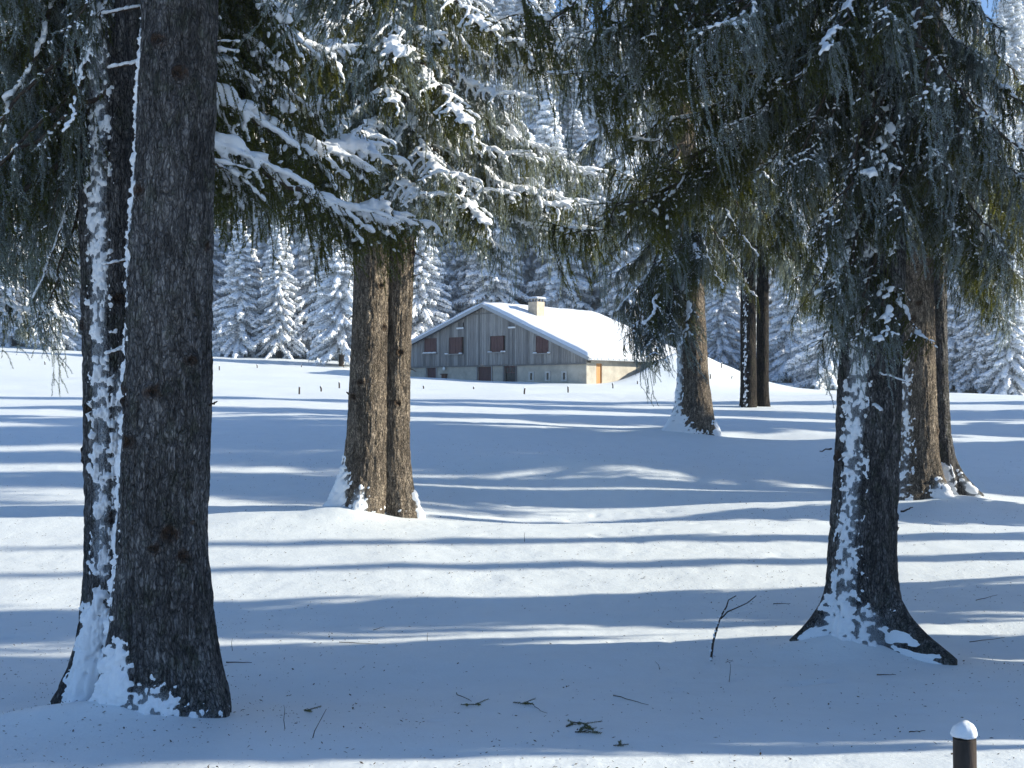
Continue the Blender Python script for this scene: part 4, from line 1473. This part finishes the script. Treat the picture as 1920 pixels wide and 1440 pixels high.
stick('dead_weed', 'dead weed with a dark seed head below the frosted stick', 'weed', [(1366, 1280), (1369, 1262), (1370, 1247), (1367, 1240)], .003, None, 0,
      [[(1366, 1279), (1375, 1277), (1384, 1278)], [(1360, 1243), (1368, 1238), (1375, 1240)], [(1362, 1239), (1368, 1243), (1374, 1237)]])
stick('dead_weed', 'small dead sprig poking up left of the frosted stick', 'weed', [(1239, 1255), (1235, 1247), (1228, 1240)], .003, None, 0, [[(1238, 1253), (1230, 1254)]])


def lying(label, a, b_, mid=None, rad=.004, name='fallen_twig', cat='twig', group='twigs lying on the snow', need=0, seed=0):
    pa, pb_ = np.array(on_snow(*a)), np.array(on_snow(*b_))
    rs = np.random.default_rng(seed + int(a[0]))
    n = 7
    tt = np.linspace(0, 1, n)[:, None]
    P = pa + (pb_ - pa) * tt
    if mid is not None:
        P += (np.array(on_snow(*mid)) - (pa + pb_) / 2) * (4 * tt * (1 - tt))
    P[1:-1, :2] += rs.normal(0, .006, (n - 2, 2))
    P[:, 2] = H(P[:, 0], P[:, 1]) + rad * .8 + .008
    s = Buf()
    org = P[n // 2].copy()
    tube(s, P - org, np.linspace(rad, rad * .4, n), 5)
    if need:
        PP, DD = samples(P - org, .006)
        V, Fc = needles(rs, PP, DD, .017, .003, 5)
        s.add(V, Fc, 1, .15)
        for q in range(need):
            k = rs.integers(1, len(PP) - 2)
            sd = rs.choice([-1, 1])
            d = DD[k] * .8 + np.array([-DD[k][1], DD[k][0], 0]) * sd * .7 + np.array([0, 0, .15])
            Q = PP[k] + d * np.linspace(0, 1, 5)[:, None] * rs.uniform(.05, .12)
            tube(s, Q, .002, 4)
            q1, q2 = samples(Q, .006)
            V, Fc = needles(rs, q1, q2, .017, .003, 5)
            s.add(V, Fc, 1, .15)
    me = s.mesh(name, [M['limb'], M['needle']], False, 'frost')
    return link(name, me, None, tuple(org), label=label, category=cat, group=group)


lying('fallen spruce sprig with dark needles on the shaded snow, bottom middle', (1062, 1366), (1112, 1372), (1085, 1358), .004, 'spruce_sprig', 'sprig', 'needle sprigs fallen on the snow', 6, 1)
lying('lower of two crossed spruce sprigs lying at the bottom middle', (1078, 1376), (1120, 1376), None, .004, 'spruce_sprig', 'sprig', 'needle sprigs fallen on the snow', 5, 2)
lying('small flat sprig of needles just left of the middle foreground', (864, 1324), (900, 1324), None, .003, 'spruce_sprig', 'sprig', 'needle sprigs fallen on the snow', 3, 3)
lying('small dark sprig beside a curved twig in the middle foreground', (962, 1320), (984, 1322), None, .003, 'spruce_sprig', 'sprig', 'needle sprigs fallen on the snow', 3, 4)
lying('faint needle sprig near the post end of the foreground, right of the crossed sprigs', (1150, 1402), (1168, 1402), None, .003, 'spruce_sprig', 'sprig', 'needle sprigs fallen on the snow', 3, 5)
lying('short needle sprig by the two upright twigs at bottom left', (570, 1334), (584, 1336), None, .003, 'spruce_sprig', 'sprig', 'needle sprigs fallen on the snow', 3, 6)
lying('long straight twig lying below the frosted stick to its left', (1150, 1307), (1216, 1325), None, .004)
lying('curved twig lying beside the small dark sprig', (988, 1319), (1026, 1340), (1008, 1332), .003)
lying('forked-looking twig lying above the flat sprig', (856, 1302), (884, 1318), None, .004)
lying('flat twig lying just right of the left tree foot', (424, 1245), (472, 1246), None, .006)
lying('thin twig lying under the sunlit stripe, left half', (636, 1206), (708, 1210), None, .004)
lying('short twig lying on the shadow above the sunlit stripe', (700, 1184), (720, 1178), None, .004)
lying('twig lying across the snow just above and right of the forked stick', (1450, 1134), (1482, 1134), None, .005)
lying('thin twig lying right of the large right tree', (1830, 1128), (1870, 1118), None, .004)
lying('long thin twig lying right of the spreading root', (1818, 1207), (1884, 1198), None, .004)
lying('dark twig lying in front of the right tree roots', (1644, 1268), (1680, 1268), None, .005)
lying('short twig lying at the left of the post', (1705, 1376), (1735, 1374), None, .004)

# bark flakes, cone scales and needles strewn over the snow: uncountable
rl = np.random.default_rng(12)
n = 17000
s = Buf()
Yl = 5.2 + 18 * rl.random(n)**1.25
Xl = rl.uniform(-.47, .47, n) * Yl
den = fbm(Xl * .35, Yl * .35, 0, 51, 3)
keep = rl.random(n) < np.clip(.55 + den * .9, .05, 1)
Xl, Yl = Xl[keep], Yl[keep]
n = len(Xl)
a = rl.uniform(0, 2 * PI, n)
ln = np.clip(.0056 * np.exp(rl.normal(0, .7, n)), 0, .016)
wd = ln * rl.uniform(.15, .6, n)
d = np.stack([np.cos(a), np.sin(a), rl.uniform(-.15, .5, n)], 1) * ln[:, None]
w = np.stack([-np.sin(a), np.cos(a), rl.uniform(-.3, .3, n)], 1) * wd[:, None]
c = np.stack([Xl, Yl, H(Xl, Yl) + .008], 1)
up = np.array([0, 0, .0035])
V = np.stack([c - d, c - w, c + d, c + w, c + up], 1).reshape(-1, 3)
Fq = np.array([[0, 1, 4], [1, 2, 4], [2, 3, 4], [3, 0, 4]])
s.add(V, (Fq[None] + (np.arange(n) * 5)[:, None, None]).reshape(-1, 3))
link('needle_litter', s.mesh('needle_litter', simple('litter', (.07, .05, .035), .9, .4, 30), False), kind='stuff', label='bark flakes and needles strewn on the snow')

hb = Buf()
box(hb, -290, 290, -55, 300, -40, 150)
hm_, hnt, hout = mat('haze')
pv = N(hnt, 'VolumePrincipled', {'Color': (.72, .86, 1, 1), 'Density': .0006, 'Anisotropy': .3})
hnt.links.new(pv.outputs[0], hout.inputs['Volume'])
link('haze', hb.mesh('haze', hm_, False), kind='stuff')

# ------------------------------------------------------------------ light, sky, camera
world = bpy.data.worlds.new("World")
sc.world = world
world.use_nodes = True
nt = world.node_tree
bg = nt.nodes['Background']
sky = nt.nodes.new('ShaderNodeTexSky')
sky.sky_type = 'NISHITA'
sky.sun_disc = False
sky.altitude = 1200
sky.air_density = 1.0
sky.dust_density = 0
sky.ozone_density = 5.3
sky.sun_elevation = math.radians(SUN_EL)
# towards the sun: mostly +X, a little +Y
sx, sy = math.cos(math.radians(SUN_AZ)), math.sin(math.radians(SUN_AZ))
sky.sun_rotation = math.atan2(sx, sy)
nt.links.new(sky.outputs[0], bg.inputs[0])
bg.inputs[1].default_value = .108
ld = bpy.data.lights.new('sun', 'SUN')
ld.energy = 5.0
ld.angle = math.radians(.7)
ld.color = (1, .94, .79)
lo = link('sun', ld)
dv = Vector((sx * math.cos(math.radians(SUN_EL)), sy * math.cos(math.radians(SUN_EL)), math.sin(math.radians(SUN_EL))))
lo.rotation_euler = dv.to_track_quat('Z', 'Y').to_euler()
lo.location = (40, 10, 30)

cd = bpy.data.cameras.new('camera')
cd.sensor_width = 36
cd.lens = F / 1920 * 36
cd.clip_start = .1
cd.clip_end = 2000
co = link('camera', cd)
co.rotation_euler = (PI / 2 + PITCH, 0, 0)
sc.camera = co
sc.view_settings.view_transform = 'Standard'
sc.view_settings.look = 'None'
sc.view_settings.exposure = .9
sc.view_settings.gamma = 1
sc.view_settings.use_curve_mapping = False
sc.cycles.max_bounces = 6
sc.cycles.diffuse_bounces = 3
sc.cycles.transmission_bounces = 3
sc.cycles.use_denoising = True
print('script', round(time.time() - T0, 1))
